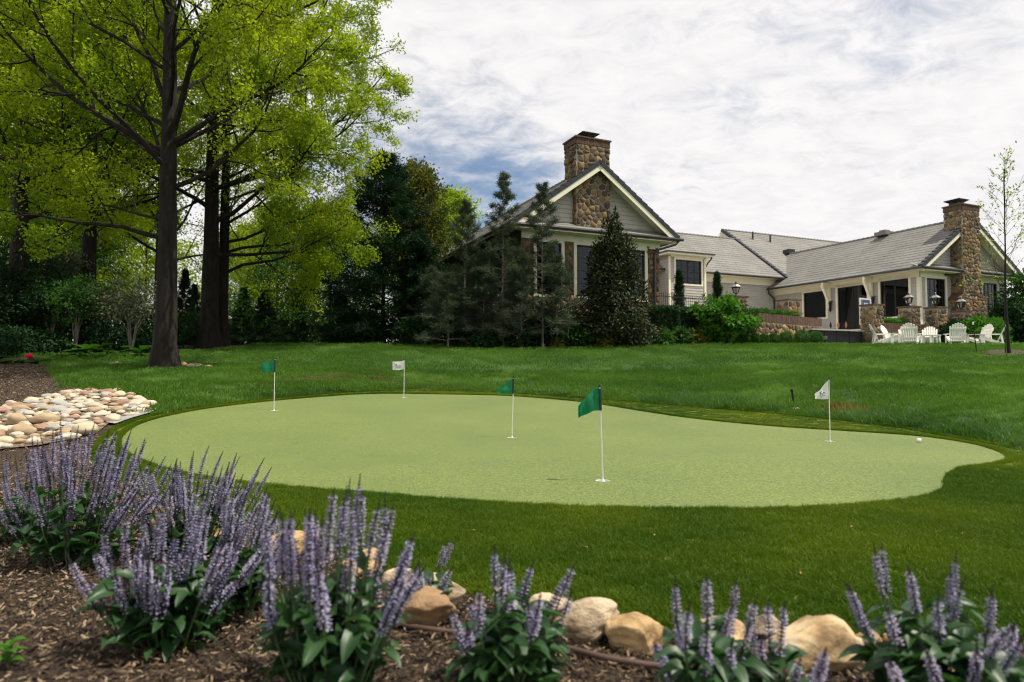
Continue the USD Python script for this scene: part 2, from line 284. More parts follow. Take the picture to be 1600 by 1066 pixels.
GREEN = Polygon(chaikin(px_poly([(196, 676), (225, 660), (290, 645), (360, 634), (480, 622), (600, 614.5), (760, 617), (850, 623), (930, 631), (1000, 643), (1080, 655), (1200, 667), (1330, 675), (1440, 682), (1520, 694), (1556, 705),
    (1577, 716), (1562, 724), (1528, 729), (1500, 732), (1481, 742), (1474, 752), (1478, 764), (1455, 776), (1400, 786), (1300, 794), (1150, 799), (1000, 797), (850, 793), (700, 783), (560, 772), (440, 762), (350, 752), (270, 737), (205, 715), (185, 695)]), 2)).buffer(0)
back = [(150, 690), (182, 664), (240, 648), (300, 637), (380, 627), (470, 618), (600, 609), (740, 611), (830, 616), (1000, 629), (1150, 641), (1250, 650), (1380, 664), (1480, 681), (1600, 702), (1760, 740)]
front = [(1800, 1012), (1700, 1010), (1600, 1008), (1480, 1006), (1390, 1004), (1330, 1012), (1230, 985), (1150, 985), (1050, 992), (960, 988), (880, 955), (790, 945), (700, 930), (600, 893), (500, 852), (420, 836), (330, 812), (250, 788), (190, 755), (140, 720)]
TURF_ALL = Polygon(chaikin(px_poly(back + front), 2)).buffer(0)
TURF = TURF_ALL.difference(GREEN)
fr = px_poly(front)[::-1]
lawn_left = px_poly([(236, 641), (205, 624), (160, 612), (115, 606), (88, 590), (84, 575), (60, 562), (0, 559), (-120, 556)])
BED = Polygon(np.vstack([fr, [(6.5, 1.2), (6.5, -3), (-14, -3), (-16, 8)], lawn_left[::-1]])).buffer(0).difference(TURF_ALL)
HBED = Polygon(px_poly([(470, 541), (560, 541), (640, 538), (720, 535), (800, 533), (880, 533.5), (960, 536), (1040, 539.5), (1130, 543), (1200, 545), (1288, 545.5)]).tolist() + [(14.5, 32), (0, 33), (-9, 38)]).buffer(0)
WBED = Polygon(px_poly([(-150, 552), (0, 554), (60, 556), (150, 554), (230, 550), (330, 549), (400, 541), (440, 538)]).tolist() + [(-9, 40), (-30, 40)]).buffer(0)
RING = Polygon(px_poly([(1535, 552), (1560, 556), (1600, 560), (1660, 561), (1660, 553), (1600, 549), (1560, 548)])).buffer(0.1)
TREE1 = hit(256, 576)
PILE = Polygon(px_poly([(-60, 655), (0, 640), (50, 628), (112, 612), (180, 613), (228, 628), (241, 643), (205, 653), (165, 664), (150, 676), (100, 690), (60, 698), (-60, 712)])).buffer(0)
SHEETS = unary_union([TURF_ALL, BED])
def sheet(poly, step, off, edge=None):
    """triangulated sheet laid on the terrain"""
    polys = getattr(poly, 'geoms', [poly]); vs, fs, n = [], [], 0
    for p in polys:
        if p.area < 1e-3: continue
        rings = [np.array(p.exterior.segmentize(step).coords)[:-1]] + [np.array(i.segmentize(step).coords)[:-1] for i in p.interiors]
        x0, y0, x1, y1 = p.bounds
        gx, gy = np.meshgrid(np.arange(x0, x1, step), np.arange(y0, y1, step)); gp = np.stack([gx.ravel(), gy.ravel()], 1)
        gp = gp[shapely.contains_xy(p.buffer(-step * 0.4), gp[:, 0], gp[:, 1])]
        q = np.vstack(rings + [gp]); f = Delaunay(q).simplices; c = q[f].mean(1)
        f = f[shapely.contains_xy(p, c[:, 0], c[:, 1])]
        a = q[f]; cr = (a[:, 1, 0] - a[:, 0, 0]) * (a[:, 2, 1] - a[:, 0, 1]) - (a[:, 1, 1] - a[:, 0, 1]) * (a[:, 2, 0] - a[:, 0, 0])
        f = np.where(cr[:, None] < 0, f[:, ::-1], f)[np.abs(cr) > 1e-9]
        vs.append(np.column_stack([q, height(q[:, 0], q[:, 1]) + off])); fs.append(f + n); n += len(q)
    return np.vstack(vs), np.vstack(fs)
def axis_pts(lo, hi, fine, f0, f1): return np.unique(np.concatenate([lo - np.geomspace(1, 1200, 26) + 1, np.arange(lo, f0, 0.5), np.arange(f0, f1, fine), np.arange(f1, hi, 0.5), hi + np.geomspace(1, 1200, 26) - 1]))
ax_, ay_ = axis_pts(-45, 50, 0.16, -15, 12), axis_pts(-6, 60, 0.16, 0.5, 16)
GX, GY = np.meshgrid(ax_, ay_); GZ = height(GX, GY)
deep = shapely.contains_xy(SHEETS.buffer(-0.25), GX.ravel(), GY.ravel()).reshape(GX.shape)
GZ = np.where(deep, GZ - 0.08, GZ)
nx, ny = len(ax_), len(ay_); ii, jj = np.meshgrid(np.arange(ny - 1), np.arange(nx - 1), indexing='ij')
struct('lawn_ground', (np.stack([GX, GY, GZ], -1).reshape(-1, 3), np.stack([ii * nx + jj, ii * nx + jj + 1, (ii + 1) * nx + jj + 1, (ii + 1) * nx + jj], -1).reshape(-1, 4)), M['soil_lawn'])
# putting green: fine grain of short synthetic nap
nd = {'g': ('geometry', {}), 'n1': ('noise_texture', {'scale': 75.0, 'detail': 4.0, 'roughness': 0.75}), 'n2': ('noise_texture', {'scale': 0.8, 'detail': 4.0}), 'n3': ('noise_texture', {'scale': 22.0, 'detail': 4.0, 'roughness': 0.7}),
      'r1': ('rgb_ramp', {'ramp': [(0.36, (0.030, 0.058, 0.004)), (0.50, (0.097, 0.137, 0.016)), (0.64, (0.21, 0.25, 0.045))]}), 'r2': ('rgb_ramp', {'ramp': [(0.3, (0.80, 0.86, 0.76)), (0.7, (1.08, 1.05, 1.0))]}), 'r3': ('rgb_ramp', {'ramp': [(0.3, (0.85, 0.87, 0.82)), (0.65, (1.05, 1.05, 1.03))]}),
      'm1': ('mix', {'mix_type': 'multiply', 'fac': 1.0}), 'm2': ('mix', {'mix_type': 'multiply', 'fac': 1.0}), 'b': ('bump', {'strength': 0.7, 'distance': 0.004}), 'p': ('principled_bsdf', {'roughness': 0.75, 'specular_ior_level': 0.2, 'sheen_weight': 0.15})}
M['green'] = mat('green', nd, [('g.position', 'n1.vector'), ('g.position', 'n2.vector'), ('g.position', 'n3.vector'), ('n1.fac', 'r1.fac'), ('n2.fac', 'r2.fac'), ('n3.fac', 'r3.fac'), ('r1.color', 'm1.color1'), ('r2.color', 'm1.color2'), ('m1.color', 'm2.color1'), ('r3.color', 'm2.color2'),
                               ('m2.color', 'p.base_color'), ('n1.fac', 'b.height'), ('b.normal', 'p.normal')], 'p.BSDF')
FLAGPX = [(942, 752), (800, 684), (1297, 690), (428, 642), (631, 622)]
HOLES = unary_union([Point(*hit(u, v)[:2]).buffer(0.054, 12) for u, v in FLAGPX])
struct('putting_green', sheet(GREEN.difference(HOLES), 0.22, 0.006), M['green'])
struct('turf_collar', sheet(TURF, 0.2, 0.004), M['turf_base'])
struct('mulch_bed', sheet(BED, 0.2, 0.004), M['mulch'])
HB = sheet(HBED, 0.5, 0.012); struct('planting_bed', HB, M['mulch'])
struct('woodland_floor', sheet(WBED.difference(HBED.buffer(0.3)), 0.6, 0.012), M['mulch'])

# ------------------------------------------------------------------ grass
rg = np.random.default_rng(11)
def blades(rng, n, size, h, w, lean, hv=0.35):
    P = np.column_stack([rng.uniform(-size / 2, size / 2, (n, 2)), np.zeros(n)]); a = rng.uniform(0, 2 * np.pi, n)
    hh = h * rng.uniform(1 - hv, 1 + hv, n); ln = rng.normal(0, lean, (n, 2)) * hh[:, None]
    s = np.stack([np.cos(a), np.sin(a), 0 * a], 1) * w / 2
    mid = P + np.column_stack([ln * 0.35, hh * 0.6]); tip = P + np.column_stack([ln * 1.1, hh])
    v = np.stack([P - s, P + s, mid + s * 0.8, mid - s * 0.8, tip], 1).reshape(-1, 3); i = np.arange(n)[:, None] * 5
    return v, np.vstack([i + [0, 1, 2], i + [0, 2, 3], i + [3, 2, 4]])
def scatter(poly, step, rng, jit=0.5):
    x0, y0, x1, y1 = poly.bounds; gx, gy = np.meshgrid(np.arange(x0, x1, step), np.arange(y0, y1, step)); p = np.stack([gx.ravel(), gy.ravel()], 1)
    p += rng.uniform(-jit, jit, p.shape) * step
    return p[shapely.contains_xy(poly, p[:, 0], p[:, 1])]
def view_clip(p, m=0.9):
    return p[(p[:, 1] > 1.2) & (np.abs(p[:, 0]) < m * p[:, 1] + 0.6)]
def ground(p, dz=0.0): return np.column_stack([p, height(p[:, 0], p[:, 1]) + dz])
near = TURF.intersection(sbox(-8, 1, 8, 6.4)); far = TURF.intersection(sbox(-8, 3.2, 9, 16))
tp = [blades(rg, 300, 0.10, 0.023, 0.0030, 0.5) for _ in range(5)]
p = view_clip(scatter(near.buffer(-0.05), 0.068, rg)); p = p[rg.uniform(size=len(p)) > sstep(3.4, 6.4, p[:, 1])]
g = instancer('turf_grass', tp, ground(p, 0.002), [M['turf_blade']], rg, 0.85, 1.2)
tag(g, 'dense short synthetic turf surrounding the near edge of the putting green', 'turf', None, 'stuff')
tp = [blades(rg, 190, 0.13, 0.008, 0.0045, 1.9) for _ in range(4)]
p = view_clip(scatter(far.buffer(-0.06), 0.085, rg)); p = p[rg.uniform(size=len(p)) < 0.15 + sstep(3.4, 6.0, p[:, 1])]
tag(instancer('turf_grass', tp, ground(p, 0.002), [M['turf_blade']], rg, 0.85, 1.2), 'thin lime green turf collar along the far edge of the putting green', 'turf', None, 'stuff')
et = [blades(rg, 26, 0.034, 0.023, 0.0032, 0.45) for _ in range(5)]
def ring_pts(off, step):
    q = []
    for k in off:
        for poly in (GREEN.buffer(k), TURF_ALL.buffer(-k)):
            for g in getattr(poly, 'geoms', [poly]): q += [np.array(g.exterior.interpolate(d).coords[0]) for d in np.arange(0, g.exterior.length, step)]
    return np.array(q)
p = ring_pts((0.014, 0.034, 0.054), 0.022); p = view_clip(p + rg.normal(0, 0.003, p.shape)); p = p[p[:, 1] < 13]
tag(instancer('turf_edge_grass', et, ground(p, 0.002), [M['turf_blade']], rg, 0.8, 1.2), 'cut edge of the turf collar around the putting green', 'turf', None, 'stuff')
LAWN = sbox(-22, 1, 30, 33).difference(SHEETS).difference(HBED).difference(WBED).difference(RING).difference(Point(*TREE1[:2]).buffer(0.55)).difference(PILE.buffer(0.05))
lp = [blades(rg, 170, 0.30, 0.042, 0.0075, 0.55, 0.4) for _ in range(6)]
p = scatter(LAWN.intersection(sbox(-22, 1, 30, 16)), 0.19, rg); p = view_clip(p, 1.2)
d = shapely.distance(shapely.points(p), SHEETS)
P = ground(p); s = rg.uniform(0.75, 1.25, len(p)) * (1 + 0.25 * sstep(1.0, 0.2, d))
wn = meshkit.fbm(np.column_stack([p * 0.9, 0 * d]), 3, 17) + 0.55 * np.exp(-(((p[:, 0] + 2.9) / 2.2) ** 2 + ((p[:, 1] - 13.2) / 1.9) ** 2)); dry = rg.uniform(size=len(p)) < sstep(0.78, 1.05, wn) * 0.75
tag(instancer('dry_lawn_grass', lp, P[dry], [M['lawn_dry']], rg, sc=s[dry] * 0.85), 'worn brownish patch of lawn behind the left back of the putting green', 'grass', None, 'stuff'); P, s = P[~dry], s[~dry]
def stripes(P, w=1.15, tilt=0.34):      # mowing stripes: blades laid one way and the other
    n = len(P); k = np.floor((P[:, 0] * -0.30 + P[:, 1] * 0.954 + 0.25 * np.sin(P[:, 0] * 0.25)) / w).astype(int) % 2; a = rg.uniform(0, 2 * np.pi, n) / 2; t = np.where(k == 0, tilt, -tilt) * 0.5
    ax = np.array([0.954, 0.30]); c, s_ = np.cos(t), np.sin(t); x, y = s_ * ax[0], s_ * ax[1]      # tilt * yaw
    return np.stack([c * np.cos(a), x * np.cos(a) + y * np.sin(a), y * np.cos(a) - x * np.sin(a), c * np.sin(a)], 1)
tag(instancer('lawn_grass', lp, P, [M['lawn_blade']], rg, sc=s, orient=stripes(P)), 'mown green lawn sloping up behind the putting green', 'grass', None, 'stuff')
lp2 = [blades(rg, 170, 0.55, 0.034, 0.013, 0.6, 0.4) for _ in range(4)]
p = view_clip(scatter(LAWN.intersection(sbox(-22, 16, 30, 33)), 0.36, rg))
P = ground(p); tag(instancer('lawn_grass', lp2, P, [M['lawn_blade']], rg, 0.8, 1.2, orient=stripes(P)), 'far part of the mown lawn below the house', 'grass', None, 'stuff')
EDGE = SHEETS.buffer(1.1).difference(SHEETS.buffer(0.03)).intersection(LAWN)
ep = [blades(rg, 60, 0.26, 0.11, 0.008, 0.55, 0.45) for _ in range(5)]
p = view_clip(scatter(EDGE, 0.17, rg)); d = shapely.distance(shapely.points(p), SHEETS)
k = (rg.uniform(size=len(p)) < np.clip(1.15 - d / 1.0, 0, 1)) & (meshkit.noise(np.column_stack([p * 1.3, 0 * d]), 3) > 0.28) & (p[:, 0] > -4.0); p = p[k]
tag(instancer('tall_grass', ep, ground(p), [M['lawn_tall']], rg, sc=rg.uniform(0.6, 1.25, len(p)) * (0.55 + 0.45 * sstep(-1.5, 2.0, p[:, 0]))), 'longer unmown grass along the back edge of the turf collar', 'grass', None, 'stuff')
# bark mulch
def chip(rng):
    l, w, t = rng.uniform(0.010, 0.034), rng.uniform(0.0028, 0.0075), rng.uniform(0.0015, 0.004)
    x = np.array([-1, -0.3, 0.35, 1]) * l / 2; b = rng.normal(0, 0.12, 4) * w; c = rng.normal(0, 0.5, 4) * t; ww = w / 2 * np.array([0.5, 1, 0.9, 0.35]) * rng.uniform(0.7, 1.2, 4)
    v = [(x[i], b[i] + sy * ww[i], c[i] + sz * t / 2) for i in range(4) for sy, sz in ((-1, -1), (1, -1), (1, 1), (-1, 1))]
    f = [(0, 3, 2, 1), (12, 13, 14, 15)] + [(i * 4 + j, i * 4 + (j + 1) % 4, i * 4 + 4 + (j + 1) % 4, i * 4 + 4 + j) for i in range(3) for j in range(4)]
    f = np.array(f); return np.array(v), np.vstack([f[:, [0, 1, 2]], f[:, [0, 2, 3]]])
cp = [chip(rg) for _ in range(15)]; cm = [M['chip0'], M['chip1'], M['chip2'], M['chip3'], M['chip2'], M['chip3'], M['chip1'], M['chip3'], M['chip4'], M['chip2'], M['chip3'], M['chip2'], M['chip0'], M['chip3'], M['chip1']]
def chips(poly, step, s0, s1, label, layers=1):
    p = np.vstack([view_clip(scatter(poly, step, rg)) for _ in range(layers)]); n = len(p)
    ax = rg.normal(size=(n, 2)) * 0.42; yaw = rg.uniform(0, 2 * np.pi, n); q = np.column_stack([np.cos(yaw / 2), ax * 0.5, np.sin(yaw / 2)]); q /= np.linalg.norm(q, axis=1, keepdims=True)
    tag(instancer('mulch_chips', cp, np.column_stack([p, height(p[:, 0], p[:, 1]) + 0.006 + rg.uniform(0, 0.016, n)]), cm, rg, s0, s1, orient=q), label, 'mulch', None, 'stuff')
chips(BED.intersection(sbox(-4, 1.2, 6, 4.4)), 0.0135, 0.4, 1.35, 'shredded brown bark mulch under the purple flowers in the foreground')
chips(BED.intersection(sbox(-16, 4.4, 0, 18)), 0.055, 1.0, 1.9, 'dark bark mulch bed beyond the pile of river stones')
# ------------------------------------------------------------------ masonry and house materials
STONES = []
for i, c in enumerate([(0.27, 0.175, 0.085), (0.35, 0.235, 0.105), (0.17, 0.12, 0.075), (0.46, 0.32, 0.15), (0.11, 0.085, 0.062), (0.25, 0.20, 0.14), (0.30, 0.16, 0.07)]):
    M[f'wall_stone{i}'] = plain(f'wall_stone_{i}', c, tuple(x * 0.55 for x in c), 5, 0.85, 0.5, 14, rnd=0.2); STONES.append(M[f'wall_stone{i}'])
STONE_P = [0.22, 0.17, 0.2, 0.1, 0.13, 0.12, 0.06]
M['mortar'] = plain('mortar', (0.46, 0.40, 0.31), (0.34, 0.29, 0.22), 10, 0.95)
M['mortar_dark'] = plain('mortar_dark', (0.17, 0.14, 0.105), (0.10, 0.085, 0.065), 10, 0.95)
M['brick'] = plain('brick', (0.20, 0.118, 0.08), (0.12, 0.075, 0.055), 6, 0.9, 0.4, 25, rnd=0.35)
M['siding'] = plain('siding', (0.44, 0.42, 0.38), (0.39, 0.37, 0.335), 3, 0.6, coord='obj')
M['trim'] = plain('trim', (0.82, 0.77, 0.60), (0.76, 0.71, 0.55), 2, 0.5)
M['roof_tile'] = plain('roof_tile', (0.215, 0.21, 0.195), (0.165, 0.16, 0.147), 0.8, 0.75, 0.2, 20, rnd=0.08, detail=6)
M['verge_tile'] = plain('verge_tile', (0.045, 0.052, 0.06), (0.028, 0.032, 0.038), 3, 0.5, rnd=0.25)
M['gutter'] = plain('gutter', (0.028, 0.027, 0.026), (0.018, 0.017, 0.017), 4, 0.3, spec=0.6)
M['black_frame'] = plain('black_frame', (0.015, 0.016, 0.017), (0.010, 0.010, 0.011), 4, 0.4)
M['iron'] = plain('iron', (0.012, 0.012, 0.013), (0.008, 0.008, 0.008), 8, 0.5)
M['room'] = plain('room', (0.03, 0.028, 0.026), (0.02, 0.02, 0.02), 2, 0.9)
M['deck_dark'] = plain('deck_dark', (0.012, 0.013, 0.016), (0.008, 0.009, 0.011), 3, 0.5)
M['lime_slab'] = plain('lime_slab', (0.42, 0.40, 0.36), (0.32, 0.30, 0.27), 4, 0.8)
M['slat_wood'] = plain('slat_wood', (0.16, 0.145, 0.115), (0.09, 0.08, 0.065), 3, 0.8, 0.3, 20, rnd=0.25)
M['metal_cap'] = plain('metal_cap', (0.05, 0.055, 0.06), (0.03, 0.033, 0.036), 5, 0.4, metal=0.5)
M['glass'] = mat('glass', {'f': ('fresnel', {'IOR': 1.45}), 't': ('transparent_bsdf', {'color': (0.22, 0.25, 0.27)}), 'g': ('glossy_bsdf', {'color': (0.9, 0.95, 1.0), 'roughness': 0.02}), 'm': ('mix_closure', {})}, [('f.fac', 'm.fac'), ('t.BSDF', 'm.closure1'), ('g.BSDF', 'm.closure2')], 'm.closure')
M['lamp_glass'] = mat('lamp_glass', {'f': ('fresnel', {'IOR': 1.45}), 't': ('transparent_bsdf', {'color': (0.9, 0.9, 0.88)}), 'g': ('glossy_bsdf', {'color': (1, 1, 1), 'roughness': 0.05}), 'm': ('mix_closure', {})}, [('f.fac', 'm.fac'), ('t.BSDF', 'm.closure1'), ('g.BSDF', 'm.closure2')], 'm.closure')
rs = np.random.default_rng(5)
def rubble(w, h, size, rng, openings=(), outline=None):
    """rounded stones filling a w x h face: list of (vertices (a,b,out), faces), largest first"""
    nx_, ny_ = max(2, int(w / size)), max(2, int(h / size / 0.85))
    gx, gy = np.meshgrid((np.arange(-1, nx_ + 1) + 0.5) * w / nx_, (np.arange(-1, ny_ + 1) + 0.5) * h / ny_)
    gx = gx + (np.arange(gx.shape[0]) % 2)[:, None] * 0.45 * w / nx_
    p = np.stack([gx.ravel(), gy.ravel()], 1) + rng.uniform(-0.33, 0.33, (gx.size, 2)) * [w / nx_, h / ny_]
    p = p[rng.uniform(size=len(p)) > 0.08]
    vor = Voronoi(np.vstack([p, [(-9 * w, -9 * h), (10 * w, -9 * h), (10 * w, 10 * h), (-9 * w, 10 * h)]]))
    clip = (outline or sbox(0, 0, w, h))
    for o in openings: clip = clip.difference(o)
    out = []
    for k in range(len(p)):
        reg = vor.regions[vor.point_region[k]]
        if -1 in reg or len(reg) < 3: continue
        c = Polygon(vor.vertices[reg]).intersection(clip)
        if c.geom_type != 'Polygon' or c.area < 0.18 * size * size: continue
        g = size * 0.07; c2 = c.buffer(-g - size * 0.13).buffer(size * 0.13, quad_segs=2)
        if c2.geom_type != 'Polygon' or c2.area < 0.1 * size * size: continue
        r = np.array(c2.simplify(size * 0.03).exterior.coords)[:-1]
        if len(r) > 14: r = r[np.linspace(0, len(r) - 1, 14).astype(int)]
        cen = r.mean(0); n = len(r); d = size * rng.uniform(0.12, 0.26)
        v = np.vstack([np.column_stack([r, np.full(n, -0.02)]), np.column_stack([r, np.full(n, d * 0.45)]), np.column_stack([cen + (r - cen) * 0.72, np.full(n, d) * rng.uniform(0.8, 1.1, n)]), [[*cen, d * 1.08]]])
        i = np.arange(n); j = (i + 1) % n
        f = np.vstack([np.stack([b + i, b + j, b + n + j], 1) for b in (0, n)] + [np.stack([b + i, b + n + j, b + n + i], 1) for b in (0, n)] + [np.stack([2 * n + i, 2 * n + j, np.full(n, 3 * n)], 1)])
        if shapely.is_ccw(shapely.linearrings(np.vstack([r, r[:1]]))) is False: f = f[:, ::-1]
        out.append((v, f))
    return out
def place(v, o, ax, up, n):
    return np.asarray(o) + v[:, :1] * np.asarray(ax) + v[:, 1:2] * np.asarray(up) + v[:, 2:] * np.asarray(n)
def stone_face(parent, o, ax, n, w, h, size, rng, single_parts=True, openings=(), outline=None, name='stone', acc=None):
    up = np.array([0, 0, 1.0])
    for v, f in rubble(w, h, size, rng, openings, outline):
        V = place(v, o, ax, up, n); F = f if np.dot(np.cross(ax, up), n) > 0 else f[:, ::-1]
        k = rng.choice(len(STONES), p=STONE_P)
        if acc is not None: acc[k].add(V, F)
        else: part(name, (V, F), STONES[k], parent, smooth=50)
def soldier(parent, o, ax, n, w, h, d, name='brick_course', bw=0.075):
    """a course of bricks on end, with the joints open"""
    mb = MB(); k = int(w / bw)
    for i in range(k):
        a0, a1 = i * w / k + 0.006, (i + 1) * w / k - 0.006; e = rs.uniform(-0.004, 0.008)
        c = [place(np.array([[a, b, q]]), o, ax, (0, 0, 1), n)[0] for q in (-0.02, d + e) for a, b in ((a0, 0), (a1, 0), (a1, h), (a0, h))]
        mb.add(c, [(0, 3, 2, 1), (4, 5, 6, 7), (0, 1, 5, 4), (1, 2, 6, 5), (2, 3, 7, 6), (3, 0, 4, 7)])
    return part(name, mb, M['brick'], parent, kind='stuff')
def siding(mb, o, ax, n, poly, z0, z1, e=0.17):
    for k in range(int((z1 - z0) / e) + 1):
        a, b = z0 + k * e, z0 + (k + 1) * e - 0.002
        c = poly.intersection(sbox(-99, a, 99, b))
        for g in getattr(c, 'geoms', [c]):
            if g.geom_type != 'Polygon' or g.area < 1e-3: continue
            m = trimesh.creation.extrude_polygon(g, 1.0, engine='earcut'); v = m.vertices.copy()
            v[:, 2] = v[:, 2] * (0.006 + 0.022 * (b - v[:, 1]) / e)
            V = place(v, o, ax, (0, 0, 1), n); mb.add(V, m.faces if np.dot(np.cross(ax, (0, 0, 1)), n) > 0 else m.faces[:, ::-1])
def sheath(mb, o, ax, n, poly, d=0.12):
    for g in getattr(poly, 'geoms', [poly]): mb.prism(g, np.asarray(o) - np.asarray(n) * (d + 0.003), ax, (0, 0, 1), n, d)
def window(parent, o, ax, n, a0, a1, z0, z1, cols=2, rows=3, trim=0.13, name='window', label=None, split=None):
    o, ax, n = np.asarray(o, float), np.asarray(ax, float), np.asarray(n, float); mb = MB()
    mb.prism(sbox(a0 - trim, z0 - trim * 0.8, a1 + trim, z1 + trim * 1.3).difference(sbox(a0, z0, a1, z1)), o - n * 0.10, ax, (0, 0, 1), n, 0.15)
    w = part(name, mb, M['trim'], parent, label)
    fr = MB(); s = 0.055
    fr.prism(sbox(a0 + 0.002, z0 + 0.002, a1 - 0.002, z1 - 0.002).difference(sbox(a0 + s, z0 + s, a1 - s, z1 - s)), o - n * 0.09, ax, (0, 0, 1), n, 0.07)
    part('sash', fr, M['black_frame'], w)
    for i in range(1, cols):
        a = a0 + (a1 - a0) * i / cols; h = 0.045 if split and i in split else 0.014
        part('glazing_bar', MB().prism(sbox(a - h, z0 + s, a + h, z1 - s), o - n * 0.075, ax, (0, 0, 1), n, 0.03), M['black_frame'], w)
    for i in range(1, rows):
        z = z0 + (z1 - z0) * i / rows
        part('glazing_bar', MB().prism(sbox(a0 + s, z - 0.014, a1 - s, z + 0.014), o - n * 0.078, ax, (0, 0, 1), n, 0.036), M['black_frame'], w)
    part('pane', MB().prism(sbox(a0 + s, z0 + s, a1 - s, z1 - s), o - n * 0.068, ax, (0, 0, 1), n, 0.008), M['glass'], w)
    return w
def tiles(e0, e1, r0, r1, rng, expo=0.34, tw=0.31):
    e0, e1, r0, r1 = (np.asarray(x, float) for x in (e0, e1, r0, r1)); mb = MB()
    L_ = np.linalg.norm((r0 + r1) / 2 - (e0 + e1) / 2); nr = int(L_ / expo); nrm = unit(np.cross(e1 - e0, r0 - e0)); nrm = nrm if nrm[2] > 0 else -nrm
    for k in range(nr):
        f0, f1 = k / nr, min(1, (k + 1.12) / nr)
        a0, a1 = e0 + (r0 - e0) * f0, e1 + (r1 - e1) * f0; b0, b1 = e0 + (r0 - e0) * f1, e1 + (r1 - e1) * f1
        W = np.linalg.norm(a1 - a0); nt = max(1, int(W / tw)); off = 0.5 if k % 2 else 0.0
        us = np.unique(np.clip(np.concatenate([[0], (np.arange(nt + 1) + off) / nt, [1]]), 0, 1))
        for i in range(len(us) - 1):
            u0, u1 = us[i] + 0.004 / max(W, 1), us[i + 1] - 0.004 / max(W, 1); j = rng.uniform(0, 0.012)
            q = [a0 + (a1 - a0) * u0, a0 + (a1 - a0) * u1, b0 + (b1 - b0) * u1, b0 + (b1 - b0) * u0]
            lo = [q[0] + nrm * 0.004, q[1] + nrm * 0.004]; hi = [q[0] + nrm * (0.026 + j * 0.6), q[1] + nrm * (0.026 + j * 0.6), q[2] + nrm * 0.012, q[3] + nrm * 0.012]
            mb.add(np.array(lo + hi), [(0, 1, 3, 2), (2, 3, 4, 5)]).add(np.array([lo[0], hi[0], hi[3], lo[1], hi[1], hi[2]]), np.array([(0, 1, 2), (3, 5, 4)]))
    return mb
def slab(e0, e1, r0, r1, th=0.14):
    q = [np.asarray(x, float) for x in (e0, e1, r1, r0)]; n = unit(np.cross(q[1] - q[0], q[3] - q[0])); n = n if n[2] > 0 else -n
    v = [x - n * th for x in q] + q; fl = np.dot(np.cross(q[1] - q[0], q[3] - q[0]), n) > 0
    f = np.array([(3, 2, 1, 0), (4, 5, 6, 7), (0, 1, 5, 4), (1, 2, 6, 5), (2, 3, 7, 6), (3, 0, 4, 7)])
    return np.array(v), (f if fl else f[:, ::-1])

# ------------------------------------------------------------------ the house
Z0, HANG = 1.6, math.atan2(0.403, 0.915)
house = thing('house', 'long pale house with stone chimneys and grey tiled roofs beyond the lawn', 'house', (0, 26, Z0), HANG)
X_, Y_, Z_ = np.array([1.0, 0, 0]), np.array([0, 1.0, 0]), np.array([0, 0, 1.0])
def h3(s, t, z): return np.array([s, t, z - Z0], float)
def hw(s, t, z): return np.array([0.915 * s - 0.403 * t, 26 + 0.403 * s + 0.915 * t, z])
def zl(z): return z - Z0
def gable_roof(s0, s1, t0, t1, ze, zr, name='roof', verge=True, ridge=True, cut_r=None, cut_l=None):
    """roof with its ridge along t, over s0..s1; cut_l / cut_r: (t at eave, t at ridge) of the far end"""
    sm = (s0 + s1) / 2
    tl = cut_l or (t1, t1); tr = cut_r or (t1, t1)
    q = [(h3(s0, t0, ze), h3(s0, tl[0], ze), h3(sm, t0, zr), h3(sm, tl[1], zr)), (h3(s1, t0, ze), h3(s1, tr[0], ze), h3(sm, t0, zr), h3(sm, tr[1], zr))]
    base = MB()
    for a in q: base.add(*slab(*a))
    r = part(name, base, M['trim'], house)
    for a in q: part('tile_courses', tiles(*a, rs), M['roof_tile'], r, kind='stuff')
    mb = MB(); n = int((tl[1] - t0) / 0.34)
    for k in range(n):
        y0 = t0 + k * 0.34; P = [h3(sm, y0, zr + 0.035), h3(sm, y0 + 0.36, zr + 0.02)]; mb.tube(P, [0.085, 0.075], 7)
    part('ridge_caps', mb, M['roof_tile'], r, kind='stuff')
    if verge:
        for sgn, s_e in ((1, s0), (-1, s1)):
            e, p = h3(s_e, t0, ze), h3(sm, t0, zr); d = unit(p - e); n_ = np.array([-d[2] * sgn, 0, d[0] * sgn]) ; L_ = np.linalg.norm(p - e); k = int(L_ / 0.36)
            for i in range(k):
                a = e + d * L_ * i / k; b = e + d * L_ * (i + 1.08) / k
                v = []
                for c, hgt in ((a, 0.115), (b, 0.075)):
                    for yy in (-0.035, 0.20): v += [c + Y_ * yy - n_ * 0.10, c + Y_ * yy + n_ * hgt]
                part('verge_tile', (np.array(v), np.array([(0, 1, 5, 4), (2, 6, 7, 3), (1, 3, 7, 5), (0, 4, 6, 2), (0, 2, 3, 1), (4, 5, 7, 6)])), M['verge_tile'], r)
            fb = MB(); v = [e - n_ * 0.30, p - n_ * 0.30, p - n_ * 0.105, e - n_ * 0.105]
            fb.add([x + Y_ * y for y in (-0.012, 0.035) for x in v], [(0, 1, 2, 3), (7, 6, 5, 4), (1, 0, 4, 5), (2, 1, 5, 6), (3, 2, 6, 7), (0, 3, 7, 4)])
            part('rake_board', fb, M['trim'], r)
    return r
def gutter(p, q, r=0.075): part('gutter', MB().tube([p, (np.asarray(p) + q) / 2, q], r, 8, True), M['gutter'], house)
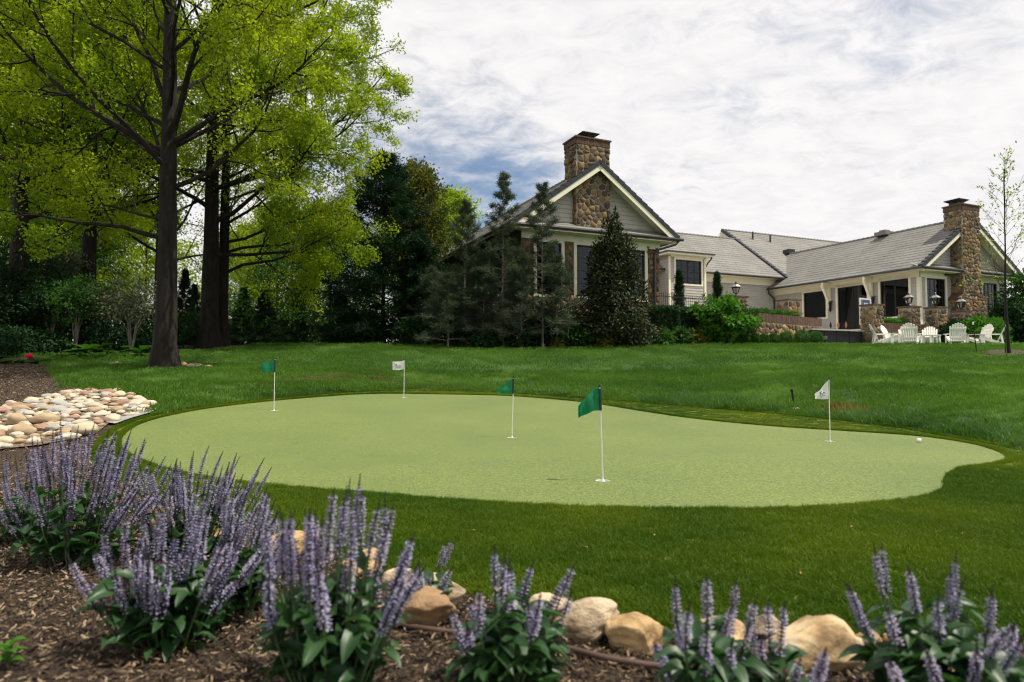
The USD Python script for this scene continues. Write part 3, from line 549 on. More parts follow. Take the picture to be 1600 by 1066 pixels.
def chimney(s0, s1, t0, t1, z0, z1, cap_s, name='chimney', size=0.27, single_front=True, base=None, rng=rs):
    core = MB().box(h3(s0 + 0.01, t0 + 0.01, z0), h3(s1 - 0.01, t1 - 0.01, z1 - 0.02))
    c = part(name, core, M['mortar'], house); hb = 0.34
    acc = [MB() for _ in STONES]
    stone_face(c, h3(s0, t0, z0), X_, -Y_, s1 - s0, z1 - hb - z0, size, rng, acc=None if single_front else acc)
    stone_face(c, h3(s0, t1, z0), -Y_, -X_, t1 - t0, z1 - hb - z0, size, rng, acc=None if single_front else acc)
    stone_face(c, h3(s1, t0, z0), Y_, X_, t1 - t0, z1 - hb - z0, size, rng, acc=acc); stone_face(c, h3(s1, t1, z0), -X_, Y_, s1 - s0, z1 - hb - z0, size, rng, acc=acc)
    for k, m in enumerate(acc):
        if m.n: part('stonework', m, STONES[k], c, kind='stuff', smooth=50)
    for o, ax, n, w in ((h3(s0, t0, z1 - hb), X_, -Y_, s1 - s0), (h3(s0, t1, z1 - hb), -Y_, -X_, t1 - t0), (h3(s1, t0, z1 - hb), Y_, X_, t1 - t0), (h3(s1, t1, z1 - hb), -X_, Y_, s1 - s0)): soldier(c, o, ax, n, w, hb - 0.07, 0.035)
    part('cap_course', MB().box(h3(s0 - 0.07, t0 - 0.07, z1 - 0.065), h3(s1 + 0.07, t1 + 0.07, z1)), M['brick'], c)
    cs, ct = cap_s, (t0 + t1) / 2; fl = MB()
    fl.box(h3(cs - 0.26, ct - 0.26, z1), h3(cs + 0.26, ct + 0.26, z1 + 0.12)); a = h3(cs, ct, z1 + 0.12)
    v = [a + (sx * w, sy * w, zz) for w, zz in ((0.30, 0.05), (0.46, 0.16), (0.40, 0.20)) for sx, sy in ((-1, -1), (1, -1), (1, 1), (-1, 1))]
    fl.add(v, [(3, 2, 1, 0), (8, 9, 10, 11)] + [(k * 4 + i, k * 4 + (i + 1) % 4, k * 4 + 4 + (i + 1) % 4, k * 4 + 4 + i) for k in (0, 1) for i in range(4)])
    for sx in (-1, 1):
        for sy in (-1, 1): fl.box(a + (sx * 0.24 - 0.02, sy * 0.24 - 0.02, 0.001), a + (sx * 0.24 + 0.02, sy * 0.24 + 0.02, 0.06))
    part('flue_cap', fl, M['metal_cap'], c)
    return c

# --- gabled wing at the left (its gable towards the lawn)
ZE, ZR = 6.78, 9.82
gable_roof(0, 8.45, 0, 13.2, ZE, ZR)
wins = [(1.4, 2.6), (3.35, 5.1), (5.75, 6.95)]
front = MB(); op = [sbox(a - 0.7, 3.95 - Z0, b - 0.7, 6.2 - Z0) for a, b in wins]
low = sbox(0, 0, 7.05, zl(6.45))
for w in op: low = low.difference(w)
sheath(front, h3(0.7, 0.6, Z0), X_, -Y_, low)
gp = Polygon([(0.2, zl(6.9)), (8.25, zl(6.9)), (8.2, zl(6.95)), (4.225, zl(9.62)), (0.25, zl(6.95))])
sheath(front, h3(0, 0.6, Z0), X_, -Y_, gp); sheath(front, h3(0, 0.6, Z0), X_, -Y_, sbox(0.7, zl(6.452), 7.75, zl(6.898)))
lw = [(2.6, 4.2), (6.0, 7.6)]; left = sbox(0, 0, 12.5, zl(7.1))
for a, b in lw: left = left.difference(sbox(a - 0.6, zl(4.0), b - 0.6, zl(6.2)))
sheath(front, h3(0.7, 0.62, Z0), Y_, -X_, left); sheath(front, h3(7.75, 0.62, Z0), Y_, X_, sbox(0, 0, 12.5, zl(7.1))); sheath(front, h3(0, 13.1, Z0), X_, Y_, Polygon([(0.7, 0), (7.75, 0), (7.75, zl(7.1)), (4.225, zl(9.62)), (0.7, zl(7.1))]))
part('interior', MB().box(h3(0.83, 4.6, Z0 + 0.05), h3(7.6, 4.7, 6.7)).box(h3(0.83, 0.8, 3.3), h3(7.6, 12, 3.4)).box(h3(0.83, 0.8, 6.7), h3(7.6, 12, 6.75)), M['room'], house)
part('wall', front, M['mortar_dark'], house)
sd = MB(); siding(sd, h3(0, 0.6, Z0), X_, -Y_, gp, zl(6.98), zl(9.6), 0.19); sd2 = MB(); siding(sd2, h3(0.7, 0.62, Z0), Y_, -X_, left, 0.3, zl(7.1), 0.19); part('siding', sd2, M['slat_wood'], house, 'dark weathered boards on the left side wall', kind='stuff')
part('siding', sd, M['siding'], house, kind='stuff')
stone_face(house, h3(0.7, 0.6, Z0), X_, -Y_, 7.05, zl(6.45), 0.3, rs, acc=(acc := [MB() for _ in STONES]), openings=[w.buffer(0.15) for w in op], outline=sbox(0, 0, 6.3, zl(6.45)))
for k, m in enumerate(acc): part('stonework', m, STONES[k], house, kind='stuff', smooth=50)
stone_face(house, h3(7.0, 0.59, Z0 + 1.4), X_, -Y_, 0.75, zl(6.45) - 1.4, 0.25, rs, name='corner_stone')
stone_face(house, h3(7.76, 0.6, Z0 + 1.4), Y_, X_, 2.0, zl(6.6) - 1.4, 0.3, rs, acc=(acc := [MB() for _ in STONES]))
for k, m in enumerate(acc):
    if m.n: part('stonework', m, STONES[k], house, kind='stuff', smooth=50)
for a, b in wins: window(house, h3(0, 0.6, Z0), X_, -Y_, a, b, zl(3.95), zl(6.2), 2, 4, 0.14)
for a, b in lw: window(house, h3(0.7, 0, Z0), Y_, -X_, a, b, zl(4.0), zl(6.2), 2, 3, 0.12)
def pent(s0, s1, t0, t1, z0, z1):
    q = (h3(s0, t0, z0), h3(s1, t0, z0), h3(s0, t1, z1), h3(s1, t1, z1))
    r = part('pent_roof', MB().add(*slab(*q, th=0.08)), M['trim'], house); part('tile_courses', tiles(*q, rs, 0.3, 0.31), M['roof_tile'], r, kind='stuff')
    part('soffit', MB().box(h3(s0 + 0.05, t0 + 0.03, z0 - 0.16), h3(s1 - 0.05, t1 - 0.004, z0 - 0.09)), M['trim'], house)
    part('frieze_board', MB().box(h3(s0 + 0.65, t1 - 0.05, z0 - 0.46), h3(s1 - 0.65, t1 - 0.035, z0 - 0.165)), M['trim'], house)
pent(0.02, 8.43, -0.02, 0.59, ZE - 0.02, 7.12)
gutter(h3(-0.12, -0.10, ZE - 0.07), h3(8.6, -0.10, ZE - 0.07)); gutter(h3(-0.10, -0.02, ZE - 0.05), h3(-0.10, 13.2, ZE - 0.05)); gutter(h3(8.56, 0, ZE - 0.05), h3(8.56, 9.0, ZE - 0.05))
dp = [h3(8.4, -0.08, 6.68), h3(8.3, 0.05, 6.5), h3(7.55, 0.42, 6.25), h3(7.42, 0.47, 6.0), h3(7.42, 0.47, 2.0)]
part('downspout', MB().tube(dp, 0.055, 8), M['gutter'], house)
chimney(3.2, 4.9, 0.3, 1.37, 7.0, 10.95, 4.02)

# --- middle range with the dormer
q = (h3(8.5, 8.7, 7.0), h3(24.9, 8.7, 7.0), h3(8.5, 13.4, 10.5), h3(24.9, 13.4, 10.5)); qb = (h3(8.5, 18.1, 7.0), h3(24.9, 18.1, 7.0), h3(8.5, 13.4, 10.5), h3(24.9, 13.4, 10.5))
r = part('roof', MB().add(*slab(*q)).add(*slab(*qb)), M['trim'], house); part('tile_courses', tiles(*q, rs), M['roof_tile'], r, kind='stuff')
mb = MB()
for k in range(48): mb.tube([h3(8.5 + k * 0.34, 13.4, 10.53), h3(8.5 + k * 0.34 + 0.36, 13.4, 10.52)], [0.085, 0.075], 7)
part('ridge_caps', mb, M['roof_tile'], r, kind='stuff')
gutter(h3(8.6, 8.62, 6.93), h3(24.35, 8.62, 6.93))
part('frieze_board', MB().box(h3(7.8, 9.22, 6.45), h3(24.0, 9.245, 6.88)), M['trim'], house); part('soffit', MB().box(h3(8.6, 8.7, 6.89), h3(24.3, 9.29, 6.93)), M['trim'], house)
wm = MB(); mw = sbox(7.8, 0, 24.0, zl(6.88)); sheath(wm, h3(0, 9.3, Z0), X_, -Y_, mw)
D0, D1 = 14.2, 17.1
dorm = sbox(D0, zl(2.6), D1, zl(7.8)).difference(sbox(14.75, zl(6.05), 16.75, zl(7.55)))
sheath(wm, h3(0, 8.3, Z0), X_, -Y_, dorm); sheath(wm, h3(D0, 8.31, Z0), Y_, -X_, sbox(0, zl(2.6), 3.0, zl(7.8))); sheath(wm, h3(D1, 8.31, Z0), Y_, X_, sbox(0, zl(2.6), 3.0, zl(7.8)))
wm.box(h3(D0 + 0.2, 9.9, 5), h3(D1 - 0.2, 10.0, 7.7))
part('wall', wm, M['mortar'], house)
sd = MB(); siding(sd, h3(0, 9.3, Z0), X_, -Y_, sbox(7.8, zl(2.6), D0 - 0.01, zl(6.44)).union(sbox(D1 + 0.01, zl(2.6), 24, zl(6.44))), zl(2.6), zl(6.44)); siding(sd, h3(0, 8.3, Z0), X_, -Y_, dorm, zl(2.6), zl(7.5))
siding(sd, h3(D1, 8.31, Z0), Y_, X_, sbox(0, zl(2.6), 2.5, zl(7.7)), zl(2.6), zl(7.5)); siding(sd, h3(D0, 8.31, Z0), Y_, -X_, sbox(0, zl(2.6), 2.5, zl(7.7)), zl(2.6), zl(7.5))
part('siding', sd, M['siding'], house, kind='stuff')
window(house, h3(0, 8.3, Z0), X_, -Y_, 14.75, 16.75, zl(6.05), zl(7.55), 4, 4, 0.12, 'dormer_window', split=(2,))
for a, b in ((D0 - 0.01, D0 + 0.14), (D1 - 0.14, D1 + 0.01)): part('corner_board', MB().box(h3(a, 8.24, 2.6), h3(b, 8.268, 7.72)), M['trim'], house)
dr = MB().box(h3(D0 - 0.35, 7.85, 7.80), h3(D1 + 0.35, 12.2, 7.90)); part('dormer_roof', dr, M['trim'], house)
part('dormer_roof_edge', MB().box(h3(D0 - 0.40, 7.80, 7.902), h3(D1 + 0.40, 12.2, 7.99)), M['gutter'], house); part('frieze_board', MB().box(h3(D0 + 0.15, 8.22, 7.69), h3(D1 - 0.15, 8.245, 7.79)), M['trim'], house)
part('downspout', MB().tube([h3(D1 + 0.2, 7.95, 7.85), h3(D1 + 0.2, 7.95, 7.7), h3(D1 + 0.12, 8.2, 7.45), h3(D1 + 0.1, 8.62, 7.0)], 0.05, 7), M['gutter'], house)
# --- tall rear range
q = (h3(24.3, 8.5, 6.9), h3(44, 8.5, 6.9), h3(24.3, 14.75, 11.5), h3(44, 14.75, 11.5)); qb = (h3(24.3, 21, 6.9), h3(44, 21, 6.9), h3(24.3, 14.75, 11.5), h3(44, 14.75, 11.5))
r = part('roof', MB().add(*slab(*q, th=0.2)).add(*slab(*qb, th=0.2)), M['trim'], house); part('tile_courses', tiles(*q, rs), M['roof_tile'], r, kind='stuff')
mb = MB()
for k in range(57): mb.tube([h3(24.3 + k * 0.34, 14.75, 11.535), h3(24.3 + k * 0.34 + 0.36, 14.75, 11.52)], [0.085, 0.075], 7)
part('ridge_caps', mb, M['roof_tile'], r, kind='stuff')
e, p_ = h3(24.3, 8.5, 6.9), h3(24.3, 14.75, 11.5); d = unit(p_ - e); n_ = np.array([0, -d[2], d[1]]); L_ = np.linalg.norm(p_ - e)
for i in range(20):
    a = e + d * L_ * i / 20; b = e + d * L_ * (i + 1.08) / 20
    v = [c + X_ * xx + n_ * hh for c, hgt in ((a, 0.13), (b, 0.09)) for xx in (-0.05, 0.22) for hh in (-0.12, hgt)]
    part('verge_tile', (np.array(v), np.array([(0, 4, 5, 1), (2, 3, 7, 6), (1, 5, 7, 3), (0, 2, 6, 4), (0, 1, 3, 2), (4, 6, 7, 5)])), M['verge_tile'], r)
v = [x + X_ * k for k in (-0.02, 0.03) for x in (e - n_ * 0.34, p_ - n_ * 0.34, p_ - n_ * 0.125, e - n_ * 0.125)]
part('rake_board', (np.array(v), np.array([(3, 2, 1, 0), (4, 5, 6, 7), (1, 0, 4, 5), (2, 1, 5, 6), (3, 2, 6, 7), (0, 3, 7, 4)])), M['siding'], r)
mb = MB(); sheath(mb, h3(24.65, 8.6, Z0), Y_, -X_, Polygon([(0, zl(6.4)), (12.2, zl(6.4)), (12.0, zl(7.0)), (6.15, zl(11.25)), (0.2, zl(7.0))])); part('wall', mb, M['siding'], house)
def on_rear(s, f): return h3(s, 8.5 + 6.25 * f, 6.9 + 4.6 * f)
for s, f in ((26.4, 0.83), (28.0, 0.80)): part('vent_pipe', MB().tube([on_rear(s, f), on_rear(s, f) + (0, 0, 0.62)], 0.07, 8, True), M['gutter'], r)
a = on_rear(28.0, 0.52); part('roof_vent', MB().box(a + (-0.3, -0.35, 0.1), a + (0.3, 0.25, 0.42)).tube([a, a + (0, 0, 0.2)], 0.2, 8), M['metal_cap'], r)
# --- gabled wing at the right
ZE2, ZR2 = 6.25, 9.3
gable_roof(23.3, 32.3, -1.5, 13, ZE2, ZR2, cut_l=(9.4, 11.7), cut_r=(14, 11.7))
LT = -0.9
ops = [(5.1, 6.8, 4.0, 5.7), (2.24, 4.24, 3.12, 5.75), (-0.3, 1.39, 3.7, 5.8)]
fl_ = [(24.5, 26.1, 3.9, 5.75), (29.45, 30.85, 3.9, 5.75)]
wl = sbox(LT + 0.004, 0, 10, zl(6.05)); wf = sbox(23.95, 0, 31.65, zl(6.0))
for a, b, c, d_ in ops: wl = wl.difference(sbox(a, zl(c), b, zl(d_)))
for a, b, c, d_ in fl_: wf = wf.difference(sbox(a, zl(c), b, zl(d_)))
gp = Polygon([(23.5, zl(6.35)), (32.1, zl(6.35)), (27.8, zl(9.15))])
mb = MB(); sheath(mb, h3(23.95, 0, Z0), Y_, -X_, wl); sheath(mb, h3(0, LT, Z0), X_, -Y_, wf); sheath(mb, h3(0, LT, Z0), X_, -Y_, gp); sheath(mb, h3(31.65, 0, Z0), Y_, X_, sbox(LT + 0.004, 0, 14, zl(6.05)))
part('wall', mb, M['siding'], house)
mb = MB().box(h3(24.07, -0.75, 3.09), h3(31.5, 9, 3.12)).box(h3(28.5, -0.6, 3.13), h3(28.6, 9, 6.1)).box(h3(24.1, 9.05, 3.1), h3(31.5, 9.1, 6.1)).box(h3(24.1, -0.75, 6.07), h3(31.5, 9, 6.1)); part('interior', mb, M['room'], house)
sd = MB(); siding(sd, h3(23.95, 0, Z0), Y_, -X_, wl, zl(2.9), zl(5.78)); siding(sd, h3(0, LT, Z0), X_, -Y_, wf, zl(2.9), zl(5.78)); siding(sd, h3(0, LT, Z0), X_, -Y_, gp, zl(6.5), zl(9.1)); part('siding', sd, M['siding'], house, kind='stuff')
window(house, h3(23.95, 0, Z0), Y_, -X_, *[ops[0][0], ops[0][1], zl(4.0), zl(5.7)], 2, 1, 0.13); window(house, h3(23.95, 0, Z0), Y_, -X_, 2.24, 4.24, zl(3.12), zl(5.75), 2, 1, 0.13, 'glazed_door', split=(1,)); window(house, h3(23.95, 0, Z0), Y_, -X_, -0.3, 1.39, zl(3.7), zl(5.8), 2, 1, 0.13, split=(1,))
for a, b, c, d_ in fl_: window(house, h3(0, LT, Z0), X_, -Y_, a, b, zl(c), zl(d_), 4, 3, 0.13, split=(2,))
pent(23.32, 26.64, -1.52, LT - 0.01, ZE2 - 0.02, 6.55); pent(28.25, 32.28, -1.52, LT - 0.01, ZE2 - 0.02, 6.55)
part('frieze_board', MB().box(h3(23.9, LT - 0.03, 5.79), h3(23.925, 9.3, 6.12)), M['trim'], house); part('soffit', MB().box(h3(23.33, -1.4, 6.125), h3(23.93, 9.3, 6.16)), M['trim'], house)
part('corner_board', MB().box(h3(23.90, LT - 0.05, 2.9), h3(24.07, LT - 0.03, 5.78)).box(h3(23.898, LT - 0.028, 2.9), h3(23.92, LT + 0.14, 5.78)), M['trim'], house)
gutter(h3(23.2, -1.6, ZE2 - 0.06), h3(23.2, 9.2, ZE2 - 0.06)); gutter(h3(23.2, -1.6, ZE2 - 0.065), h3(26.62, -1.6, ZE2 - 0.065)); gutter(h3(28.22, -1.6, ZE2 - 0.065), h3(32.4, -1.6, ZE2 - 0.065))
part('downspout', MB().tube([h3(23.25, 9.1, 6.15), h3(23.3, 9.15, 5.9), h3(23.85, 9.22, 5.6), h3(23.87, 9.22, 3.0)], 0.05, 7), M['gutter'], house)
def bracket(t):
    mb = MB(); mb.box(h3(23.74, t - 0.075, 4.55), h3(23.895, t + 0.075, 5.78)).box(h3(23.2, t - 0.07, 5.92), h3(23.893, t + 0.07, 6.1))
    P = [h3(23.80 - 0.60 * f + 0.06 * math.sin(f * math.pi), t, 4.72 + 1.2 * f - 0.06 * math.sin(f * math.pi)) for f in np.linspace(0, 1, 6)]
    for i in range(5): mb.bar(P[i], P[i + 1], 0.13, 0.15, up=(0, 1, 0))
    part('eave_bracket', mb, M['trim'], house)
for t in (4.75, 1.9): bracket(t)
for t in (4.62, 1.72): part('wall_lantern', MB().lathe([(0.02, 0.62), (0.10, 0.5), (0.11, 0.46), (0.085, 0.44), (0.07, 0.06), (0.09, 0.04), (0.02, -0.06)], 8, h3(23.72, t, 4.35)).bar(h3(23.72, t, 4.9), h3(23.93, t, 4.98), 0.04, 0.04), M['iron'], house)
c2 = chimney(26.65, 28.2, -1.6, -0.6, 4.55, 9.97, 27.0, size=0.235, single_front=True)
lo_ = MB().box(h3(26.36, -1.59, 1.7), h3(28.6, LT + 0.01, 4.6)); c3 = part('chimney_base', lo_, M['mortar'], house)
acc = [MB() for _ in STONES]
stone_face(c3, h3(26.35, -1.6, 1.7), X_, -Y_, 2.26, 2.9, 0.26, rs, acc=acc); stone_face(c3, h3(26.35, LT, 1.7), -Y_, -X_, 0.7, 2.9, 0.26, rs, acc=acc)
for k, m in enumerate(acc): part('stonework', m, STONES[k], c3, kind='stuff', smooth=50)
for s0, s1 in ((26.3, 26.66), (28.65, 28.19)):
    v = np.array([h3(s, t, z) for t in (-1.64, LT + 0.012) for s, z in ((s0, 4.58), (s0, 4.66), (s1, 4.98), (s1, 4.58))]); f = np.array([(0, 1, 2, 3), (7, 6, 5, 4), (1, 0, 4, 5), (2, 1, 5, 6), (3, 2, 6, 7), (0, 3, 7, 4)])
    part('shoulder_stone', (v, f if s0 > s1 else f[:, ::-1]), M['brick'], c3)
part('ridge_vent', MB().box(h3(27.3, 3.4, 9.25), h3(28.3, 4.2, 9.48)).box(h3(27.5, 3.6, 9.482), h3(28.0, 4.0, 9.6)), M['roof_tile'], house)

# ------------------------------------------------------------------ terraces, walls, pillars
def wall_box(name, label, cat, c, ang, w, d, zb, zt, brick_h=0.34, size=0.25, rng=rs, singles=True, faces='fl', slab_=None, group=None, bands=True):
    """stone wall or pillar; c = world xy of its front left corner, ang = heading of its front"""
    g = thing(name, label, cat, (c[0], c[1], zb), ang, group); H = zt - zb
    part('core', MB().box((0.01, 0.01, 0), (w - 0.01, d - 0.01, H - 0.03)), M['mortar'], g)
    acc = [MB() for _ in STONES]
    for o, ax, n, ln, key in (((0, 0, 0), X_, -Y_, w, 'f'), ((0, d, 0), -Y_, -X_, d, 'l'), ((w, 0, 0), Y_, X_, d, 'r'), ((w, d, 0), -X_, Y_, w, 'b')):
        stone_face(g, np.array(o, float), ax, n, ln, H - brick_h - (0.05 if bands else 0.08), size, rng, acc=None if singles and key in faces else acc)
        if bands: soldier(g, np.array(o, float) + (0, 0, H - brick_h - 0.03), ax, n, ln, brick_h, 0.03)
    for k, m in enumerate(acc):
        if m.n: part('stonework', m, STONES[k], g, kind='stuff', smooth=50)
    if not bands or slab_: part('cap', MB().box((-0.06, -0.06, H - 0.028), (w + 0.06, d + 0.06, H + 0.05)), M['brick'], g)
    else:
        mb = MB()
        for i in range(max(1, int(w / 0.08))):
            k = max(1, int(w / 0.08)); mb.box((i * w / k + 0.004, -0.028, H - 0.028), ((i + 1) * w / k - 0.004, d + 0.028, H + rs.uniform(0, 0.008)))
        part('coping_bricks', mb, M['brick'], g, kind='stuff')
    return g
struct('terrace', MB().prism(Polygon([hw(s, t, 0)[:2] for s, t in ((8.3, 1.2), (11.9, 0.2), (13.6, 2.6), (14.1, 9.2), (8.3, 9.2))]), (0, 0, 1.5), X_, Y_, Z_, 2.05).out(), M['mortar_dark'], False)
struct('patio', MB().prism(Polygon([hw(s, t, 0)[:2] for s, t in ((13.7, -2.3), (23.9, -2.3), (23.9, 9.2), (14.2, 9.2))]), (0, 0, 1.4), X_, Y_, Z_, 1.12).out(), M['lime_slab'], False)
a, b = hw(13.95, -2.5, 0), hw(17.25, -2.5, 0)
dk = thing('deck_skirt', 'black panelled screen with a pale stone edge beside the stone pillar', 'screen', (a[0], a[1], 1.55), HANG)
for i in range(4): part('panel', MB().box((i * 0.82 + 0.03, 0.01, 0), (i * 0.82 + 0.79, 0.05, 0.97)), M['deck_dark'], dk)
for i in range(5): part('post', MB().box((i * 0.82 - 0.028, -0.01, 0), (i * 0.82 + 0.028, 0.07, 0.99)), M['black_frame'], dk)
part('edge_slab', MB().box((-0.05, -0.06, 0.992), (3.4, 0.35, 1.06)), M['lime_slab'], dk)
WA = math.atan2(3.2, 4.3)
wall_box('planter_wall', 'low rubble stone planter wall with brick top behind the row of boxwood balls', 'wall', (10.75, 27.9), WA, 5.4, 0.9, 1.6, 3.2)
def pil(u, y, top, w, zb, label): 
    p = at(u, 500, y); return wall_box('stone_pillar', label, 'pillar', (p[0], p[1]), HANG, w, w, zb, top, bands=False, size=0.22, brick_h=0.02), p
PL = []
for u, y, row, w, zb, lab in ((1150, 30.6, 463, 0.72, 2.6, 'square stone pillar with a lantern on top behind the iron fence and bright leafy bush'), (1233, 34.5, 468, 0.85, 2.4, 'square stone pillar without lantern at the corner of the pale siding wall'),
      (1365, 30.4, 476, 0.70, 1.65, 'square stone pillar without lantern at the right end of the black screen'), (1424, 32.6, 479, 0.70, 1.9, 'square stone pillar with a lantern in front of the large dark window'),
      (1466, 31.8, 480, 0.66, 1.8, 'square stone pillar with a lantern left of the right hand chimney'), (1506, 32.6, 486, 0.6, 1.9, 'shaded stone pillar with a lantern at the foot of the right hand chimney')):
    top = 0.8 + (575 - row) / 1000 * y; g, p = pil(u, y, top, w, zb, lab); PL.append((p, top, w))
a = at(1380, 505, 31.9)
wall_box('planter_wall', 'low brick topped planter wall behind the white garden chairs', 'wall', (a[0], a[1]), HANG, 3.5, 0.8, 1.65, 3.05, 0.42)
# lanterns
M['lantern_cap'] = plain('lantern_cap', (0.34, 0.33, 0.31), (0.22, 0.21, 0.20), 6, 0.35, metal=0.6)
M['lantern_frame'] = plain('lantern_frame', (0.05, 0.048, 0.045), (0.03, 0.03, 0.028), 6, 0.4, metal=0.4)
lan0 = None
for (p, top, w), lab in zip([PL[0], PL[3], PL[4], PL[5]], ('black framed lantern with pale cap on the pillar behind the iron fence', 'black framed lantern on the pillar in front of the large dark window', 'black framed lantern on the pillar before the small paned gable window', 'black framed lantern on the shaded pillar by the right hand chimney')):
    c = np.array([p[0], p[1]]) + w / 2 * np.array([0.915 - 0.403, 0.403 + 0.915]); loc = (c[0], c[1], top + 0.05)
    if lan0 is None:
        lan0 = thing('lantern', lab, 'lantern', loc, 0.3, 'lanterns on the stone pillars', 0.84)
        part('base', MB().lathe([(0.11, 0), (0.12, 0.03), (0.05, 0.06), (0.04, 0.14), (0.12, 0.17), (0.13, 0.19)], 12), M['lantern_frame'], lan0)
        for k in range(6):
            t = k * math.pi / 3; q = np.array([math.cos(t), math.sin(t), 0]); part('rib', MB().bar(q * 0.13 + (0, 0, 0.19), q * 0.235 + (0, 0, 0.52), 0.024, 0.024), M['lantern_frame'], lan0)
        part('ring', MB().lathe([(0.245, 0.515), (0.26, 0.53), (0.245, 0.545), (0.225, 0.53), (0.245, 0.515)], 6), M['lantern_frame'], lan0)
        part('glass', MB().lathe([(0.12, 0.195), (0.222, 0.515)], 6), M['lamp_glass'], lan0)
        part('cap', MB().lathe([(0.30, 0.548), (0.29, 0.57), (0.16, 0.68), (0.09, 0.72)], 6), M['lantern_cap'], lan0)
        part('finial', MB().lathe([(0.09, 0.721), (0.10, 0.76), (0.06, 0.79), (0.04, 0.80), (0.055, 0.84), (0.02, 0.88), (0.0, 0.90)], 8), M['lantern_frame'], lan0)
        part('candle_tube', MB().lathe([(0.03, 0.19), (0.03, 0.36), (0, 0.37)], 8), M['trim'], lan0)
    else: dup(lan0, 'lantern', loc, 0.3, lab, None, 0.84)
# iron fences
def fence(label, a, b, z0, z1, gap=0.13):
    a, b = np.asarray(a, float), np.asarray(b, float); d = b - a; L_ = np.linalg.norm(d)
    g = thing('iron_fence', label, 'fence', (a[0], a[1], z0), math.atan2(d[1], d[0])); H = z1 - z0; n = int(L_ / gap)
    for i in range(n + 1):
        x = i * L_ / n; part('picket', MB().tube([(x, 0, 0.02), (x, 0, H - 0.06)], 0.012, 4).tube([(x, 0, H - 0.07), (x, 0, H - 0.03), (x, 0, H)], [0.012, 0.022, 0.002], 4), M['iron'], g)
    for z in (0.1, H - 0.16): part('rail', MB().bar((0, 0, z), (L_, 0, z), 0.03, 0.035), M['iron'], g)
fence('black iron fence behind the clipped hedge at the stone corner of the house', at(1030, 470, 29.6)[:2], at(1118, 470, 31.4)[:2], 3.5, 4.3)
fence('short black iron railing beside the foot of the right hand chimney', at(1484, 500, 32.0)[:2], at(1504, 500, 32.7)[:2], 2.5, 3.35)
# ------------------------------------------------------------------ flags, cups, ball
M['pole'] = plain('pole', (0.62, 0.62, 0.55), (0.52, 0.52, 0.46), 10, 0.35)
M['flag_green'] = mat('flag_green', {'c': ('noise_texture', {'scale': 30.0}), 'r': ('rgb_ramp', {'ramp': [(0.3, (0.006, 0.13, 0.055)), (0.7, (0.010, 0.19, 0.085))]}), 'p': ('principled_bsdf', {'roughness': 0.5, 'specular_ior_level': 0.3}), 't': ('translucent_bsdf', {'color': (0.01, 0.25, 0.1)}), 'm': ('mix_closure', {'fac': 0.4})},
    [('c.fac', 'r.fac'), ('r.color', 'p.base_color'), ('p.BSDF', 'm.closure1'), ('t.BSDF', 'm.closure2')], 'm.closure')
M['flag_white'] = mat('flag_white', {'c': ('noise_texture', {'scale': 30.0}), 'r': ('rgb_ramp', {'ramp': [(0.3, (0.66, 0.66, 0.68)), (0.7, (0.78, 0.78, 0.8))]}), 'p': ('principled_bsdf', {'roughness': 0.5}), 't': ('translucent_bsdf', {'color': (0.8, 0.8, 0.8)}), 'm': ('mix_closure', {'fac': 0.35})},
    [('c.fac', 'r.fac'), ('r.color', 'p.base_color'), ('p.BSDF', 'm.closure1'), ('t.BSDF', 'm.closure2')], 'm.closure')
M['flag_sleeve'] = plain('flag_sleeve', (0.012, 0.03, 0.028), (0.008, 0.02, 0.018), 20, 0.6)
M['flag_print'] = plain('flag_print', (0.10, 0.11, 0.14), (0.06, 0.065, 0.09), 20, 0.6)
M['cup_white'] = plain('cup_white', (0.80, 0.80, 0.76), (0.70, 0.70, 0.66), 20, 0.5)
M['ball'] = plain('ball', (0.82, 0.82, 0.82), (0.76, 0.76, 0.76), 20, 0.3, spec=0.5)
